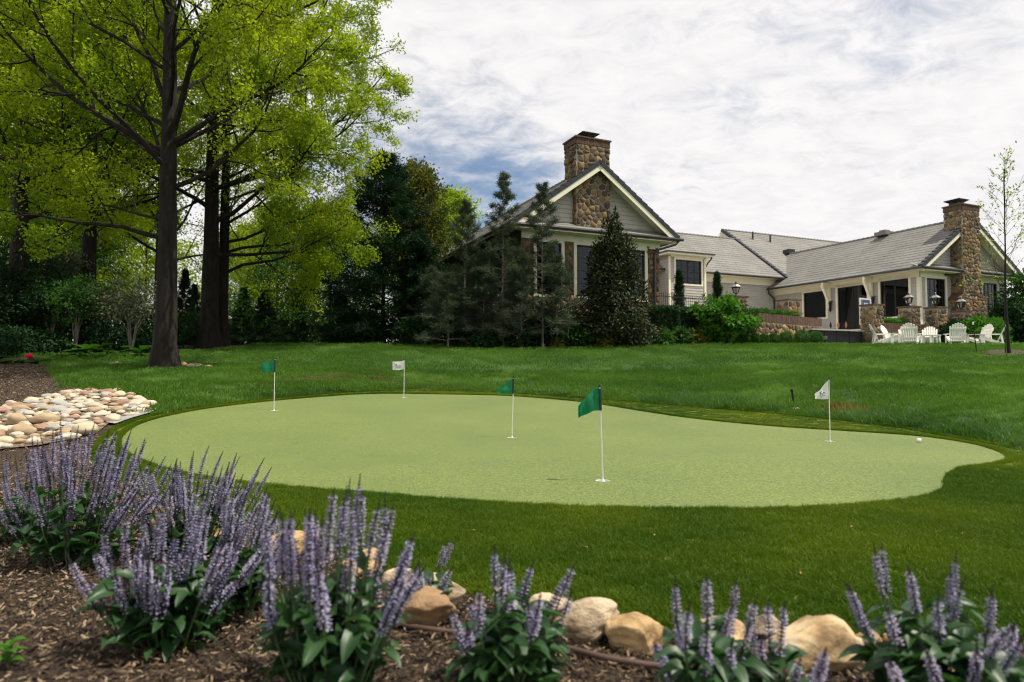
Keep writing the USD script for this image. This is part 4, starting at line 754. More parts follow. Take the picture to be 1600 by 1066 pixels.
def putting_flag(px, lab, holelab, green, hgt, w, fh, shape, tilt):
    p = hit(*px); p[2] = gz(p[0], p[1]) + 0.006
    g = thing('golf_flag', lab, 'golf flag', p, 0, tilt=tilt)
    part('pole', MB().tube([(0, 0, -0.09), (0, 0, hgt * 0.5), (0, 0, hgt)], [0.0058, 0.0054, 0.005], 8, True), M['pole'], g)
    part('ferrule', MB().lathe([(0.016, 0.0), (0.016, 0.012), (0.008, 0.03), (0.0055, 0.032)], 10, (0, 0, -0.02)), M['pole'], g)
    part('tip', MB().lathe([(0.006, hgt - 0.004), (0.009, hgt + 0.004), (0.008, hgt + 0.016), (0, hgt + 0.02)], 8), M['flag_sleeve'], g)
    n, m = 15, 8; V = np.zeros((m, n, 3)); top = hgt - 0.012
    for i in range(m):
        for j in range(n):
            u, v = j / (n - 1), i / (m - 1)
            x, z, y = shape(u, v, w, fh); V[i, j] = (-0.007 - x, y, top - z)
    ii, jj = np.meshgrid(np.arange(m - 1), np.arange(n - 1), indexing='ij'); q = np.stack([ii * n + jj, ii * n + jj + 1, (ii + 1) * n + jj + 1, (ii + 1) * n + jj], -1).reshape(-1, 4)
    f = part('cloth', (V.reshape(-1, 3), q), M['flag_green'] if green else M['flag_white'], g, smooth=True)
    if green: part('sleeve', MB().tube([(0, 0, top - fh), (0, 0, top)], 0.0105, 8, True), M['flag_sleeve'], g)
    else:
        mb = MB()
        for (u0, v0), (u1, v1) in (((.25, .62), (.42, .42)), ((.42, .42), (.5, .62)), ((.5, .62), (.66, .36)), ((.66, .36), (.72, .58)), ((.3, .72), (.7, .70)), ((.56, .3), (.74, .28))):
            a, b = (np.array((-0.007 - x, y - 0.003, top - z)) for x, z, y in (shape(u0, v0, w, fh), shape(u1, v1, w, fh))); mb.bar(a, b, 0.0035, 0.008, up=(0, 1, 0))
        part('printed_mark', mb, M['flag_print'], g)
    c = thing('hole_cup', holelab, 'golf hole', p)
    part('liner', MB().lathe([(0.0535, -0.008), (0.0535, -0.10), (0.0, -0.10)], 24).lathe([(0.0545, -0.10), (0.0545, -0.002)], 24).lathe([(0.0545, -0.002), (0.0535, -0.008)], 24), M['cup_white'], c)
    part('rim', MB().lathe([(0.0505, -0.020), (0.0505, -0.0035), (0.0538, -0.0035), (0.0538, -0.020), (0.0505, -0.020)], 24), M['cup_white'], c)
def sh_front(u, v, w, h):          # limp, folded once near the pole, tail dropping
    x = w * (0.30 * min(u / 0.32, 1) * 0.9 + 0.70 * max(0, (u - 0.32) / 0.68)); d = 0.0 if u < 0.32 else (u - 0.32) / 0.68
    return x, h * (v * (1 - 0.45 * d) + 0.06 + 0.78 * d * (1 - 0.0 * v)) - h * 0.06, 0.03 * math.sin(u * 9) * u + 0.01 * math.sin(v * 4 + u * 5)
def sh_tri(u, v, w, h): return w * u, h * (v * (1 - 0.72 * u) + 0.78 * u * (1 - 0.1 * u)), 0.022 * math.sin(u * 7 + v) * u + 0.006 * math.sin(v * 7)
def sh_wave(u, v, w, h): return w * u * (1 - 0.06 * v), h * (v * (1 - 0.25 * u) + 0.22 * u + 0.10 * u * u), 0.03 * math.sin(u * 5 + v * 1.4) * u
def sh_white(u, v, w, h): return w * u, h * (v * (0.95 - 0.02 * u) + 0.16 * u + 0.05 * math.sin(u * 4)), 0.025 * math.sin(u * 6 + v) * u
putting_flag((942, 752), 'green flag hanging limp on the front putting pole, nearest and largest of the flags', 'cup with white rim below the nearest green flag', True, 0.66, 0.155, 0.155, sh_front, (0, -1.6, 0))
putting_flag((800, 684), 'green flag drooping to a point at the middle of the putting green', 'cup with white rim in the middle of the putting green', True, 0.655, 0.165, 0.165, sh_tri, (0, 1.4, 0))
putting_flag((1297, 690), 'white flag with faint grey mark drooping on the right side of the putting green', 'cup on the right side of the green below the white flag near the ball', False, 0.655, 0.135, 0.20, sh_tri, (0, 0, 0))
putting_flag((428, 642), 'green flag streaming left at the left back of the putting green', 'cup at the left back of the green below the streaming green flag', True, 0.68, 0.175, 0.16, sh_wave, (0, 0.3, 0))
putting_flag((631, 622), 'small white flag with grey mark at the far back edge of the green', 'cup at the far back edge of the green below the small white flag', False, 0.64, 0.19, 0.155, sh_white, (0, 0.3, 0))
p = hit(1436, 692); b = trimesh.creation.icosphere(subdivisions=3, radius=0.0225); b.vertices += 0
single('golf_ball', (b.vertices + np.array([p[0], p[1], gz(p[0], p[1]) + 0.028]), b.faces), M['ball'], 'white golf ball lying near the back right edge of the putting green', 'golf ball', smooth=True)
# ------------------------------------------------------------------ stakes, torches, path light
def stake(px, y, h, tilt, lab, name='stake', cat='stake'):
    p = hit(*px) if y is None else at(*px, y); g = thing(name, lab, cat, (p[0], p[1], gz(p[0], p[1])), 0, tilt=tilt)
    part('rod', MB().tube([(0, 0, -0.05), (0, 0, h * 0.9), (0, 0, h)], [0.016, 0.016, 0.012], 7, True), M['iron'], g); return g
g = stake((1242, 638), None, 0.27, (0, -9, 0), 'short leaning black stake in the long grass left of the right hand white flag'); part('head', MB().lathe([(0.022, 0.25), (0.022, 0.29), (0, 0.30)], 7), M['iron'], g)
g = stake((1526, 552), None, 0.95, (0, -5, 0), 'thin black leaning stake with white top in front of the garden chairs'); part('top', MB().lathe([(0.024, 0.94), (0.024, 1.02), (0, 1.03)], 7), M['cup_white'], g)
M['copper'] = plain('copper', (0.42, 0.18, 0.09), (0.28, 0.11, 0.06), 10, 0.35, metal=0.7)
for i, (u, v, lab) in enumerate(((1298, 514, 'black garden torch standing left of the two copper torches'), (1310, 512, 'copper topped garden torch left of the glazed door'), (1322, 513, 'copper topped garden torch in front of the glazed door'))):
    p = at(u, v, 30.9); g = thing('garden_torch', lab, 'garden torch', (p[0], p[1], 1.78)); 
    part('pole', MB().tube([(0, 0, 0), (0, 0, 0.95)], 0.016, 6), M['iron'], g); part('oil_can', MB().lathe([(0.018, 0.95), (0.05, 1.0), (0.055, 1.1), (0.03, 1.18), (0.012, 1.24), (0, 1.25)], 10), M['iron'] if i == 0 else M['copper'], g)
p = at(1290, 541, 28.2); g = thing('path_light', 'small pale garden spotlight at the end of the row of boxwood balls', 'spotlight', (p[0], p[1], gz(p[0], p[1]))); part('spike', MB().tube([(0, 0, -0.05), (0, 0, 0.28)], 0.015, 6), M['iron'], g); part('head', MB().lathe([(0.0, 0.0), (0.05, 0.01), (0.075, 0.13), (0.08, 0.16), (0.0, 0.15)], 12, (0, 0, 0.27)), M['lantern_cap'], g)
# backboard behind the stone pillar
M['board'] = plain('board', (0.62, 0.63, 0.64), (0.55, 0.56, 0.58), 5, 0.4); M['board_blue'] = plain('board_blue', (0.04, 0.055, 0.22), (0.03, 0.04, 0.17), 5, 0.4); M['board_clear'] = plain('board_clear', (0.16, 0.19, 0.23), (0.12, 0.15, 0.18), 5, 0.3)
p = at(1351, 480, 33.2); g = thing('basketball_hoop', 'white framed board with blue lettered panel showing above the stone pillar by the glazed door', 'basketball hoop', (p[0], p[1], 2.52), HANG + 0.1)
part('frame', MB().prism(sbox(-0.48, 0.5, 0.48, 1.9).difference(sbox(-0.40, 0.58, 0.40, 1.82)), (0, 0, 0), X_, Z_, -Y_, 0.05), M['board'], g); part('board', MB().prism(sbox(-0.395, 0.585, 0.395, 1.815), (0, -0.012, 0), X_, Z_, -Y_, 0.02), M['board_clear'], g)
part('blue_panel', MB().prism(sbox(-0.20, 1.45, 0.36, 1.76), (0, -0.034, 0), X_, Z_, -Y_, 0.006), M['board_blue'], g)
mb = MB()
for k, wd in enumerate((0.07, 0.05, 0.06, 0.05)): mb.box((-0.12 + k * 0.1, -0.046, 1.56), (-0.12 + k * 0.1 + wd, -0.0415, 1.66))
part('lettering', mb, M['board'], g); part('post', MB().bar((0, 0.08, 0), (0, 0.08, 1.3), 0.1, 0.1), M['board'], g)
# ------------------------------------------------------------------ white garden chairs
M['chair_white'] = plain('chair_white', (0.86, 0.84, 0.77), (0.82, 0.80, 0.73), 4, 0.5)
def make_chair(loc, rz, lab):
    """slatted garden armchair, sitter faces -y"""
    g = thing('garden_chair', lab, 'garden chair', loc, rz, 'white garden chairs round the fire pit'); W = M['chair_white']
    for sx in (-1, 1):
        part('front_leg', MB().box((sx * 0.30 - 0.02, -0.42, 0), (sx * 0.30 + 0.02, -0.30, 0.52)), W, g)
        part('side_rail', MB().bar((sx * 0.265, -0.40, 0.36), (sx * 0.265, 0.46, 0.05), 0.028, 0.11), W, g)
        part('armrest', MB().prism(Polygon([(sx * 0.24, -0.46), (sx * 0.40, -0.44), (sx * 0.40, -0.2), (sx * 0.34, 0.30), (sx * 0.27, 0.30), (sx * 0.25, -0.2)]), (0, 0, 0.525), X_, Y_, Z_, 0.024), W, g)
        part('arm_brace', MB().bar((sx * 0.29, 0.27, 0.522), (sx * 0.27, 0.33, 0.14), 0.025, 0.06), W, g)
    for k in range(6):
        f = k / 5; y = -0.41 + 0.56 * f; z = 0.425 - 0.20 * f; part('seat_slat', MB().bar((-0.285, y, z), (0.285, y, z), 0.022, 0.094, up=(0, 0.34, 1) if False else (0, 0.94, -0.34)), W, g)
    ang = math.radians(24); up = np.array([0, math.sin(ang), math.cos(ang)]); nb = np.array([0, -math.cos(ang), math.sin(ang)]); o = np.array([0, 0.16, 0.24])
    for k in range(7):
        c = (k - 3); w = 0.040; x0 = c * 0.078; x1 = c * 0.094; tp = 0.82 - 0.018 * c * c
        pl = Polygon([(x0 - 0.034, -0.05), (x0 + 0.034, -0.05), (x1 + w, tp - 0.035), (x1 + w * 0.6, tp), (x1 - w * 0.6, tp), (x1 - w, tp - 0.035)])
        part('back_slat', MB().prism(pl, o, X_, up, nb, 0.02), W, g)
    for z, hw_ in ((0.12, 0.27), (0.56, 0.29)): part('back_rail', MB().bar(o + up * z - nb * 0.018 - X_ * hw_, o + up * z - nb * 0.018 + X_ * hw_, 0.03, 0.07, up=up), W, g)
    return g
CH = [(1378, 28.6, 1.2, 'white garden chair in profile, leftmost of the group, facing right'), (1396, 29.4, 0.7, 'white garden chair turned three quarters right, second from the left of the group'), (1419, 30.6, -0.35, 'white garden chair facing the lawn behind the fan backed chair, third from the left'),
      (1424, 28.3, 2.4, 'white fan backed garden chair seen from behind, left of the middle chair'), (1453, 30.6, -0.6, 'white garden chair facing the lawn in the middle of the group'), (1494, 28.4, 2.75, 'white fan backed garden chair seen from behind, right of the middle chair'),
      (1513, 30.4, -0.8, 'white garden chair mostly hidden behind the leaning black stake'), (1532, 29.4, 3.35, 'white garden chair seen from behind at an angle, second from the right'), (1553, 29.0, -2.25, 'white garden chair in profile, rightmost of the group, facing left')]
c0 = None
for u, y, rz, lab in CH:
    p = at(u, 543, y); loc = (p[0], p[1], gz(p[0], p[1]) - 0.005)
    if c0 is None: c0 = make_chair(loc, rz, lab)
    else: dup(c0, 'garden_chair', loc, rz, lab)
p = at(1456, 543, 28.6); g = thing('side_table', 'small white square table in front of the middle garden chair', 'side table', (p[0], p[1], gz(p[0], p[1])), 0.1)
part('top', MB().box((-0.26, -0.26, 0.46), (0.26, 0.26, 0.49)), M['chair_white'], g)
for sx in (-1, 1):
    for sy in (-1, 1): part('leg', MB().box((sx * 0.21 - 0.03, sy * 0.21 - 0.03, 0), (sx * 0.21 + 0.03, sy * 0.21 + 0.03, 0.458)), M['chair_white'], g)
# ------------------------------------------------------------------ slatted screen at the foot of the left wing
c = hw(-1.6, 0.35, 0); c = np.array([-1.35, 25.6]); g = thing('slat_screen', 'weathered horizontal slat screen with posts behind the wispy conifers', 'screen', (c[0], c[1], 1.7), HANG)
for i in range(16):
    z = 0.12 + i * 0.125; part('slat', MB().box((0.06, -0.012, z), (2.05, 0.012, z + 0.095)), M['slat_wood'], g); part('slat', MB().box((-0.012, 0.06, z), (0.012, 4.4, z + 0.095)), M['slat_wood'], g)
for q in ((0, 0), (2.1, 0), (0, 2.2), (0, 4.45), (1.05, 0.06)): part('post', MB().box((q[0] - 0.055, q[1] - 0.055, 0), (q[0] + 0.055, q[1] + 0.055, 2.22)), M['slat_wood'], g)
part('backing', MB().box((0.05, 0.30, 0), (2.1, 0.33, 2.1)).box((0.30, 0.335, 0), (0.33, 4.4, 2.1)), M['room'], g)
# ------------------------------------------------------------------ river stones and boulders
rb = np.random.default_rng(21)
RC = [('pale', (0.56, 0.50, 0.40)), ('tan', (0.44, 0.33, 0.20)), ('pinkish brown', (0.36, 0.22, 0.15)), ('grey', (0.40, 0.39, 0.35)), ('cream', (0.62, 0.52, 0.36))]
for n_, c in RC: M['river_' + n_] = plain('river_' + n_.replace(' ', '_'), c, tuple(x * 0.72 for x in c), 7, 0.75, 0.25, 30, rnd=0.15)
_ico = trimesh.creation.icosphere(subdivisions=2); _ico3 = trimesh.creation.icosphere(subdivisions=4)
def rock(rng, r, base=_ico, rough=0.28, flat=1.0, cuts=3):
    v = base.vertices.copy(); s = rng.integers(0, 9999)
    for _ in range(cuts):
        n = unit(rng.normal(size=3)); h = rng.uniform(0.62, 0.88); d = v @ n; v = v - np.clip(d - h, 0, None)[:, None] * n * 0.85
    v = v * (1 + rough * (meshkit.noise(v * 1.3 + s) - 0.5)[:, None] + rough * 0.3 * (meshkit.noise(v * 4 + s) - 0.5)[:, None] + rough * 0.14 * (meshkit.fbm(v * 9 + s, 3) - 0.5)[:, None])
    return v * np.asarray(r), base.faces
pile = PILE
pts = []
for r, tries in ((0.12, 40), (0.09, 260), (0.066, 1100), (0.043, 3600)):
    x0, y0, x1, y1 = pile.bounds
    for _ in range(tries):
        q = np.array([rb.uniform(x0, x1), rb.uniform(y0, y1)]); rr = r * rb.uniform(0.8, 1.15)
        if not shapely.contains_xy(pile, *q): continue
        if all(np.hypot(*(q - o[:2])) > 0.80 * (rr + o[2]) for o in pts): pts.append((*q, rr))
pts = pts[:300]
def stone_words(x, y, sz, col):
    x0, y0, x1, y1 = pile.bounds; a = ('at the left end', 'in the middle', 'at the right end')[min(2, int(3 * (x - x0) / (x1 - x0)))]; b = ('front', 'middle depth', 'back')[min(2, int(3 * (y - y0) / (y1 - y0)))]
    lab = f'{sz} rounded {col} stone {a} of the stone pile, {b} row'; return lab, 'stone', lab.replace(' stone ', ' stones ')
for x, y, r in pts:
    k = rb.choice(len(RC), p=[0.34, 0.24, 0.12, 0.12, 0.18]); v, f = rock(rb, (r, r * rb.uniform(0.65, 0.95), r * rb.uniform(0.38, 0.6)), cuts=2, rough=0.4)
    a = rb.uniform(0, 6.28); R = np.array([[math.cos(a), -math.sin(a), 0], [math.sin(a), math.cos(a), 0], [0, 0, 1]]); v = v @ R.T + (x, y, gz(x, y) + r * 0.24 + rb.uniform(0, 0.03))
    sz = 'large' if r > 0.10 else 'medium' if r > 0.07 else 'small'
    single('river_stone', (v, f), M['river_' + RC[k][0]], *stone_words(x, y, sz, RC[k][0]), smooth=True)
M['gravel'] = plain('gravel', (0.22, 0.165, 0.11), (0.07, 0.05, 0.035), 30, 0.9, 1.0, 40, coord='world'); struct('stone_bed', sheet(pile.buffer(0.03), 0.1, 0.022), M['gravel'])
M['liner'] = plain('liner', (0.30, 0.30, 0.29), (0.2, 0.2, 0.2), 12, 0.5)
lp_ = [hit(u, v)[:2] for u, v in ((165, 664), (185, 655), (215, 649), (243, 644), (236, 648), (205, 657), (180, 666))]
single('pond_liner', sheet(Polygon(lp_), 0.1, 0.03), M['liner'], 'strip of pale grey liner between the river stones and the putting green', 'liner')
M['boulder'] = mat('boulder', {'g': ('texture_coordinate', {}), 'n': ('noise_texture', {'scale': 9.0, 'detail': 8.0, 'roughness': 0.65}), 'w': ('noise_texture', {'scale': 3.0, 'detail': 4.0, 'distortion': 1.5}), 'r': ('rgb_ramp', {'ramp': [(0.40, (0.13, 0.08, 0.045)), (0.49, (0.34, 0.23, 0.12)), (0.56, (0.50, 0.37, 0.21)), (0.66, (0.52, 0.45, 0.33))]}),
    'a': ('math', {'math_type': 'multiply_add', 'value2': 0.45}), 'a2': ('math', {'math_type': 'multiply', 'value2': 0.6}), 'b': ('bump', {'strength': 0.6, 'distance': 0.012}), 'n2': ('noise_texture', {'scale': 45.0, 'detail': 6.0, 'roughness': 0.7}), 'p': ('principled_bsdf', {'roughness': 0.85, 'specular_ior_level': 0.2})},
    [('g.object', 'n.vector'), ('g.object', 'w.vector'), ('g.object', 'n2.vector'), ('w.fac', 'a2.value1'), ('n.fac', 'a.value1'), ('a2.value', 'a.value3'), ('a.value', 'r.fac'), ('n2.fac', 'b.height'), ('b.normal', 'p.normal'), ('r.color', 'p.base_color')], 'p.BSDF')
M['boulder_pale'] = plain('boulder_pale', (0.50, 0.40, 0.27), (0.17, 0.12, 0.07), 9, 0.85, 0.9, 38, detail=12, lo=0.36, hi=0.58, stretch=(1, 1, 2.2))
M['boulder_gold'] = plain('boulder_gold', (0.54, 0.38, 0.19), (0.22, 0.13, 0.055), 8, 0.85, 0.9, 38, detail=12, lo=0.36, hi=0.60)
M['boulder_brown'] = plain('boulder_brown', (0.30, 0.19, 0.10), (0.16, 0.10, 0.055), 9, 0.85, 0.6, 40, detail=8)
BLD = [  # px of centre x, base row; width px, height px, squash, material, yaw, label
 (1000, 1024, 104, 52, 0.9, 'boulder_gold', 0.1, 'smooth golden rounded boulder between the split face boulder and the orange one'),
 (918, 1008, 118, 62, 0.7, 'boulder_pale', -0.45, 'pale angular boulder with a split sloping face at the right of the middle flower clump'),
 (1122, 1034, 108, 64, 0.9, 'boulder_gold', 0.0, 'orange brown rounded boulder behind the flower spikes right of centre'),
 (1215, 1008, 70, 42, 0.8, 'boulder_pale', 0.4, 'cream boulder standing behind the large streaky boulder'),
 (1278, 1056, 156, 78, 0.75, 'boulder', -0.35, 'large streaky brown and cream boulder sloping down to the right'),
 (1330, 1030, 66, 34, 0.6, 'boulder_pale', -0.5, 'flat pale rock half buried right of the large streaky boulder'),
 (1368, 1022, 52, 34, 0.8, 'boulder_brown', 0.2, 'small brown boulder behind the right hand flower clump'),
 (675, 955, 92, 52, 0.75, 'boulder_pale', -0.3, 'cream boulder at the right end of the middle purple clump'),
 (660, 985, 110, 56, 0.8, 'boulder_brown', -0.2, 'dull brown boulder in front of the cream one by the middle purple clump'),
 (792, 960, 58, 40, 0.8, 'boulder_pale', 0.1, 'small cream boulder behind the leaves of the middle right clump'),
 (848, 978, 90, 48, 0.7, 'boulder_pale', -0.2, 'rounded pale boulder half behind the leaves left of the split face boulder'),
 (440, 880, 74, 50, 0.85, 'boulder_gold', 0.1, 'golden boulder showing between the two left purple clumps'),
 (478, 866, 34, 42, 0.9, 'boulder_gold', 0.2, 'small upright golden boulder right of the larger golden one'),
 (240, 830, 50, 40, 0.8, 'boulder_gold', 0.0, 'small orange boulder showing through the left purple clump'),
 (560, 905, 80, 44, 0.8, 'boulder_gold', -0.2, 'golden boulder mostly hidden behind the middle purple spikes'),
 (620, 925, 60, 40, 0.8, 'boulder_pale', -0.2, 'pale boulder mostly hidden behind the right side of the middle purple clump'),
 (330, 850, 60, 36, 0.8, 'boulder_gold', 0.0, 'golden boulder hidden among the left purple spikes'),
 (1420, 1024, 60, 34, 0.8, 'boulder_gold', 0.1, 'low golden boulder behind the leaves of the right hand clump')]
for u, v, w, h, sq, m, yaw, lab in BLD:
    p = hit(u, v); sc = p[1] / FPX; r = w * sc / 2; hz = h * sc * 0.95
    vv, ff = rock(rb, (r, r * sq, hz * 0.62), _ico3, 0.42, cuts=9); R = np.array([[math.cos(yaw), 0, math.sin(yaw) * 0.6], [0, 1, 0], [-math.sin(yaw) * 0.6, 0, math.cos(yaw)]])
    vv = vv @ R.T; vv[:, 1] += r * sq * 0.6; vv[:, 2] += hz * 0.34
    single('boulder', (vv + (p[0], p[1], gz(p[0], p[1])), ff), M[m], lab, 'boulder', smooth=True)
for u, v, w, h, lab in ((650, 529, 26, 8, 'flat sunlit stone, left of two beside the dark pine'), (682, 528, 30, 9, 'flat sunlit stone, right of two beside the dark pine'), (1243, 643, 17, 7, 'small tan stone below the short leaning stake'), (305, 575, 34, 9, 'long flat stone right of the big tree trunk'), (286, 573, 18, 9, 'orange stone at the right foot of the big tree trunk'), (322, 575, 20, 6, 'small pale stone at the right end of the stones by the big trunk'), (240, 577, 20, 6, 'flat stone at the left foot of the big tree trunk'), (182, 571, 22, 8, 'dull reddish stone in the grass left of the big tree trunk')):
    p = hit(u, v) if v > 532 else at(u, v, 27.0); r = w * p[1] / FPX / 2; z = gz(p[0], p[1]) if v > 532 else p[2]
    vv, ff = rock(rb, (r, r * 0.7, h * p[1] / FPX * 0.7)); single('flat_stone', (vv + (p[0], p[1], z + 0.02), ff), M['boulder_pale' if 'orange' not in lab else 'boulder_gold'], lab, 'stone', smooth=True)
M['dead_leaf'] = plain('dead_leaf', (0.42, 0.24, 0.09), (0.28, 0.15, 0.06), 30, 0.8)
for u, v, q in ((1021, 846, 0.3), (1252, 908, 1.2), (918, 866, 2.0), (1330, 832, 0.8), (742, 838, 2.6), (1505, 842, 4.0)):
    p = hit(u, v); vv, ff = fan(np.array([p + (0, 0, 0.026), p + (0.004, 0.006, 0.027)]), np.array([[math.cos(q), math.sin(q), 0.12], [math.cos(q + 0.9), math.sin(q + 0.9), 0.1]]), np.array([[0, 0.2, 1.0], [0.2, 0, 1.0]]), np.array([0.022, 0.016]), np.array([0.011, 0.008]), 0.3)
    single('fallen_leaf', (vv, ff), M['dead_leaf'], 'tiny dry tan leaf lying on the turf in front of the putting green', 'leaf', 'dry leaves fallen on the near turf')
# drip pipe lying in the mulch
M['pipe'] = plain('pipe', (0.10, 0.06, 0.045), (0.06, 0.038, 0.03), 14, 0.5)
P = [hit(u, v) + (0, 0, 0.022) for u, v in ((600, 978), (640, 990), (690, 998), (760, 1004), (830, 1012), (890, 1026), (950, 1042), (1010, 1052), (1060, 1057), (1120, 1068))]
mb = MB().tube(P, 0.0085, 8, True); single('drip_pipe', mb.out(), M['pipe'], 'thin brown drip irrigation pipe lying on the mulch in front of the boulders', 'pipe', smooth=True)
# ------------------------------------------------------------------ trees
def ortho(d):
    a = np.cross(d, [0, 0, 1.0]); n = np.linalg.norm(a)
    a = np.array([1.0, 0, 0]) if n < 1e-4 else a / n
    return a, np.cross(a, d)
def bend(d, ang, az):
    a, b = ortho(d); return unit(d * math.cos(ang) + (a * math.cos(az) + b * math.sin(az)) * math.sin(ang))
class Tree:
    def __init__(s, rng): s.rng, s.tr, s.br, s.P, s.D = rng, MB(), MB(), [], []
    def limb(s, p, d, L, r, lev, spec, mb=None):
        """spec per level: (segments, wiggle, lift, n children, child angle, length ratio, sides)"""
        seg, wig, lift, nch, ca, ratio, k = spec[lev]; rng = s.rng
        pts, rad, dirs = [p], [r], [d]; q = np.array(p, float); d = np.array(d, float); h = L / seg
        for i in range(seg):
            d = unit(d + rng.normal(0, wig, 3) + np.array([0, 0, lift])); q = q + d * h; pts.append(q); dirs.append(d); rad.append(max(r * (1 - 0.85 * (i + 1) / seg), 0.004))
        pts = np.array(pts)
        (mb or s.br).tube(pts, rad, k)
        last = lev == len(spec) - 1
        if last: s.P.append(pts[1:]); s.D.append(np.array(dirs[1:])); return
        if lev == len(spec) - 2: s.P.append(pts[seg // 2:]); s.D.append(np.array(dirs[seg // 2:]))
        n = max(1, int(nch * rng.uniform(0.8, 1.2))); az = rng.uniform(0, 6.28)
        for j in range(n):
            f = 0.22 + 0.76 * (j + rng.uniform(0, 0.8)) / n; f = min(f, 0.98); x = f * seg; i = min(int(x), seg - 1)
            pp = pts[i] + (pts[i + 1] - pts[i]) * (x - i); az += 2.4 + rng.normal(0, 0.4)
            dd = bend(dirs[i], ca * rng.uniform(0.7, 1.25), az)
            s.limb(pp, dd, L * ratio * (1.08 - 0.62 * f) * rng.uniform(0.75, 1.2), max(r * 0.55 * (1 - 0.7 * f), 0.006), lev + 1, spec)
    def leaves(s, n, size, spread=0.10, wl=0.5, up=0.5, var=0.35):
        rng = s.rng; P = np.vstack(s.P); D = np.vstack(s.D); i = rng.integers(0, len(P), n)
        pos = P[i] + rng.normal(0, spread, (n, 3)) - D[i] * rng.uniform(0, 0.2, (n, 1))
        return fan(pos, unit(D[i] * 0.6 + rdir(rng, n) * 0.9 + [0, 0, -0.15]), unit(rdir(rng, n) + [0, 0, up]), size * rng.uniform(1 - var, 1 + var, n), size * wl * rng.uniform(0.8, 1.2, n), 0.12)
def trunk_path(rng, base, H, r0, lean=(0, 0), n=16, wig=0.02, flare=0.5):
    t = np.linspace(0, 1, n) ** 1.15; P = np.column_stack([base[0] + lean[0] * t * H + np.cumsum(rng.normal(0, wig, n)) * 0.5, base[1] + lean[1] * t * H + np.cumsum(rng.normal(0, wig, n)) * 0.5, t * H + base[2] - 0.08])
    R = r0 * (1 - 0.80 * t ** 0.9) ; R = R * (1 + flare * np.exp(-t * H / 0.35)); return P, np.maximum(R, 0.02)
def big_tree(name, lab, base, H, r0, rng, first, nl, lenf, spec, nleaf, lsize, leafm, barkm='bark', group=None, cat='tree', lean=(0, 0), elev=None, extra=(), spread=0.10, az0=0.0, top=0.97, azf=None, k=12, loc=True):
    """trunk, main limbs and a crown of separate leaves"""
    g = thing(name, lab, cat, base, 0, group); T = Tree(rng); P, R = trunk_path(rng, (0, 0, 0), H, r0, lean); 
    mb = MB(); v, f = tube(P, R, k)
    ridge = 1 + 0.06 * np.sin(np.tile(np.arange(k), len(P)) * 2.7 + np.repeat(np.arange(len(P)), k) * 0.25); c = np.repeat(P, k, 0); v = c + (v - c) * ridge[:, None]; mb.add(v, f)
    az = az0
    for j in range(nl):
        f = first + (top - first) * (j / max(1, nl - 1)) ** 0.9; z = f * H; i = np.clip(np.searchsorted(P[:, 2], z) - 1, 0, len(P) - 2); t = (z - P[i, 2]) / (P[i + 1, 2] - P[i, 2]); q = P[i] + (P[i + 1] - P[i]) * t
        az = az + 2.399 + rng.normal(0, 0.3); a = az if azf is None else azf(az)
        e = elev(f) if elev else 0.25 + 0.7 * f; e += rng.normal(0, 0.10)
        d = np.array([math.cos(a) * math.cos(e), math.sin(a) * math.cos(e), math.sin(e)])
        rr = np.interp(z, P[:, 2], R); T.limb(q, d, lenf(f) * rng.uniform(0.85, 1.15), min(rr * 0.36, 0.025 + 0.010 * lenf(f)), 0, spec)
    for q, d, L_, r in extra: T.limb(np.array(q, float), unit(np.array(d, float)), L_, r * 0.78, 0, spec)
    part('trunk', mb, M[barkm], g, smooth=True); part('branches', T.br, M[barkm], g); part('crown', T.leaves(nleaf, lsize, spread), M[leafm], g)
    return g
OAK = [(9, 0.10, 0.035, 8, 0.85, 0.50, 6), (6, 0.14, 0.02, 6, 0.8, 0.5, 4), (4, 0.16, 0.0, 5, 0.8, 0.5, 3), (3, 0.2, 0.0, 0, 0, 0, 3)]
OAK3 = [(8, 0.10, 0.035, 9, 0.8, 0.50, 5), (5, 0.14, 0.01, 7, 0.8, 0.45, 3), (3, 0.2, 0.0, 0, 0, 0, 3)]
rt = np.random.default_rng(77)
sc1 = TREE1[1] / FPX
# big oak at the left of the lawn: first limbs at rows 395-300, crown spreading out of frame
ex = [((0.12, 0, 6.1 - 0.8 + 0.0), (1.0, -0.25, 0.42), 4.6, 0.10), ((-0.15, 0, 3.05), (-1.0, -0.2, 0.30), 3.8, 0.075), ((-0.12, 0, 3.5), (-0.9, 0.3, 0.12), 3.4, 0.05), ((0.1, -0.05, 4.2), (0.9, 0.35, 0.35), 4.2, 0.085), ((-0.1, 0, 5.0), (-0.85, -0.3, 0.75), 5.2, 0.11), ((0.1, 0, 5.6), (0.6, -0.5, 0.8), 5.4, 0.10), ((-0.1, 0, 6.3), (-0.7, 0.3, 0.9), 5.0, 0.09)]
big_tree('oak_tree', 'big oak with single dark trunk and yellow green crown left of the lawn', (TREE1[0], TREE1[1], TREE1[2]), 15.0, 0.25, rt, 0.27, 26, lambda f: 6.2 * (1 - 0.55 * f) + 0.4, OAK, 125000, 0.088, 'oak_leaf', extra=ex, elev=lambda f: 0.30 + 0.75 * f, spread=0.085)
def oak_at(u, v, y): p = hit(u, v) if y is None else at(u, v, y); return (p[0], p[1], gz(p[0], p[1]))
b2 = oak_at(326, 541, 24.5)
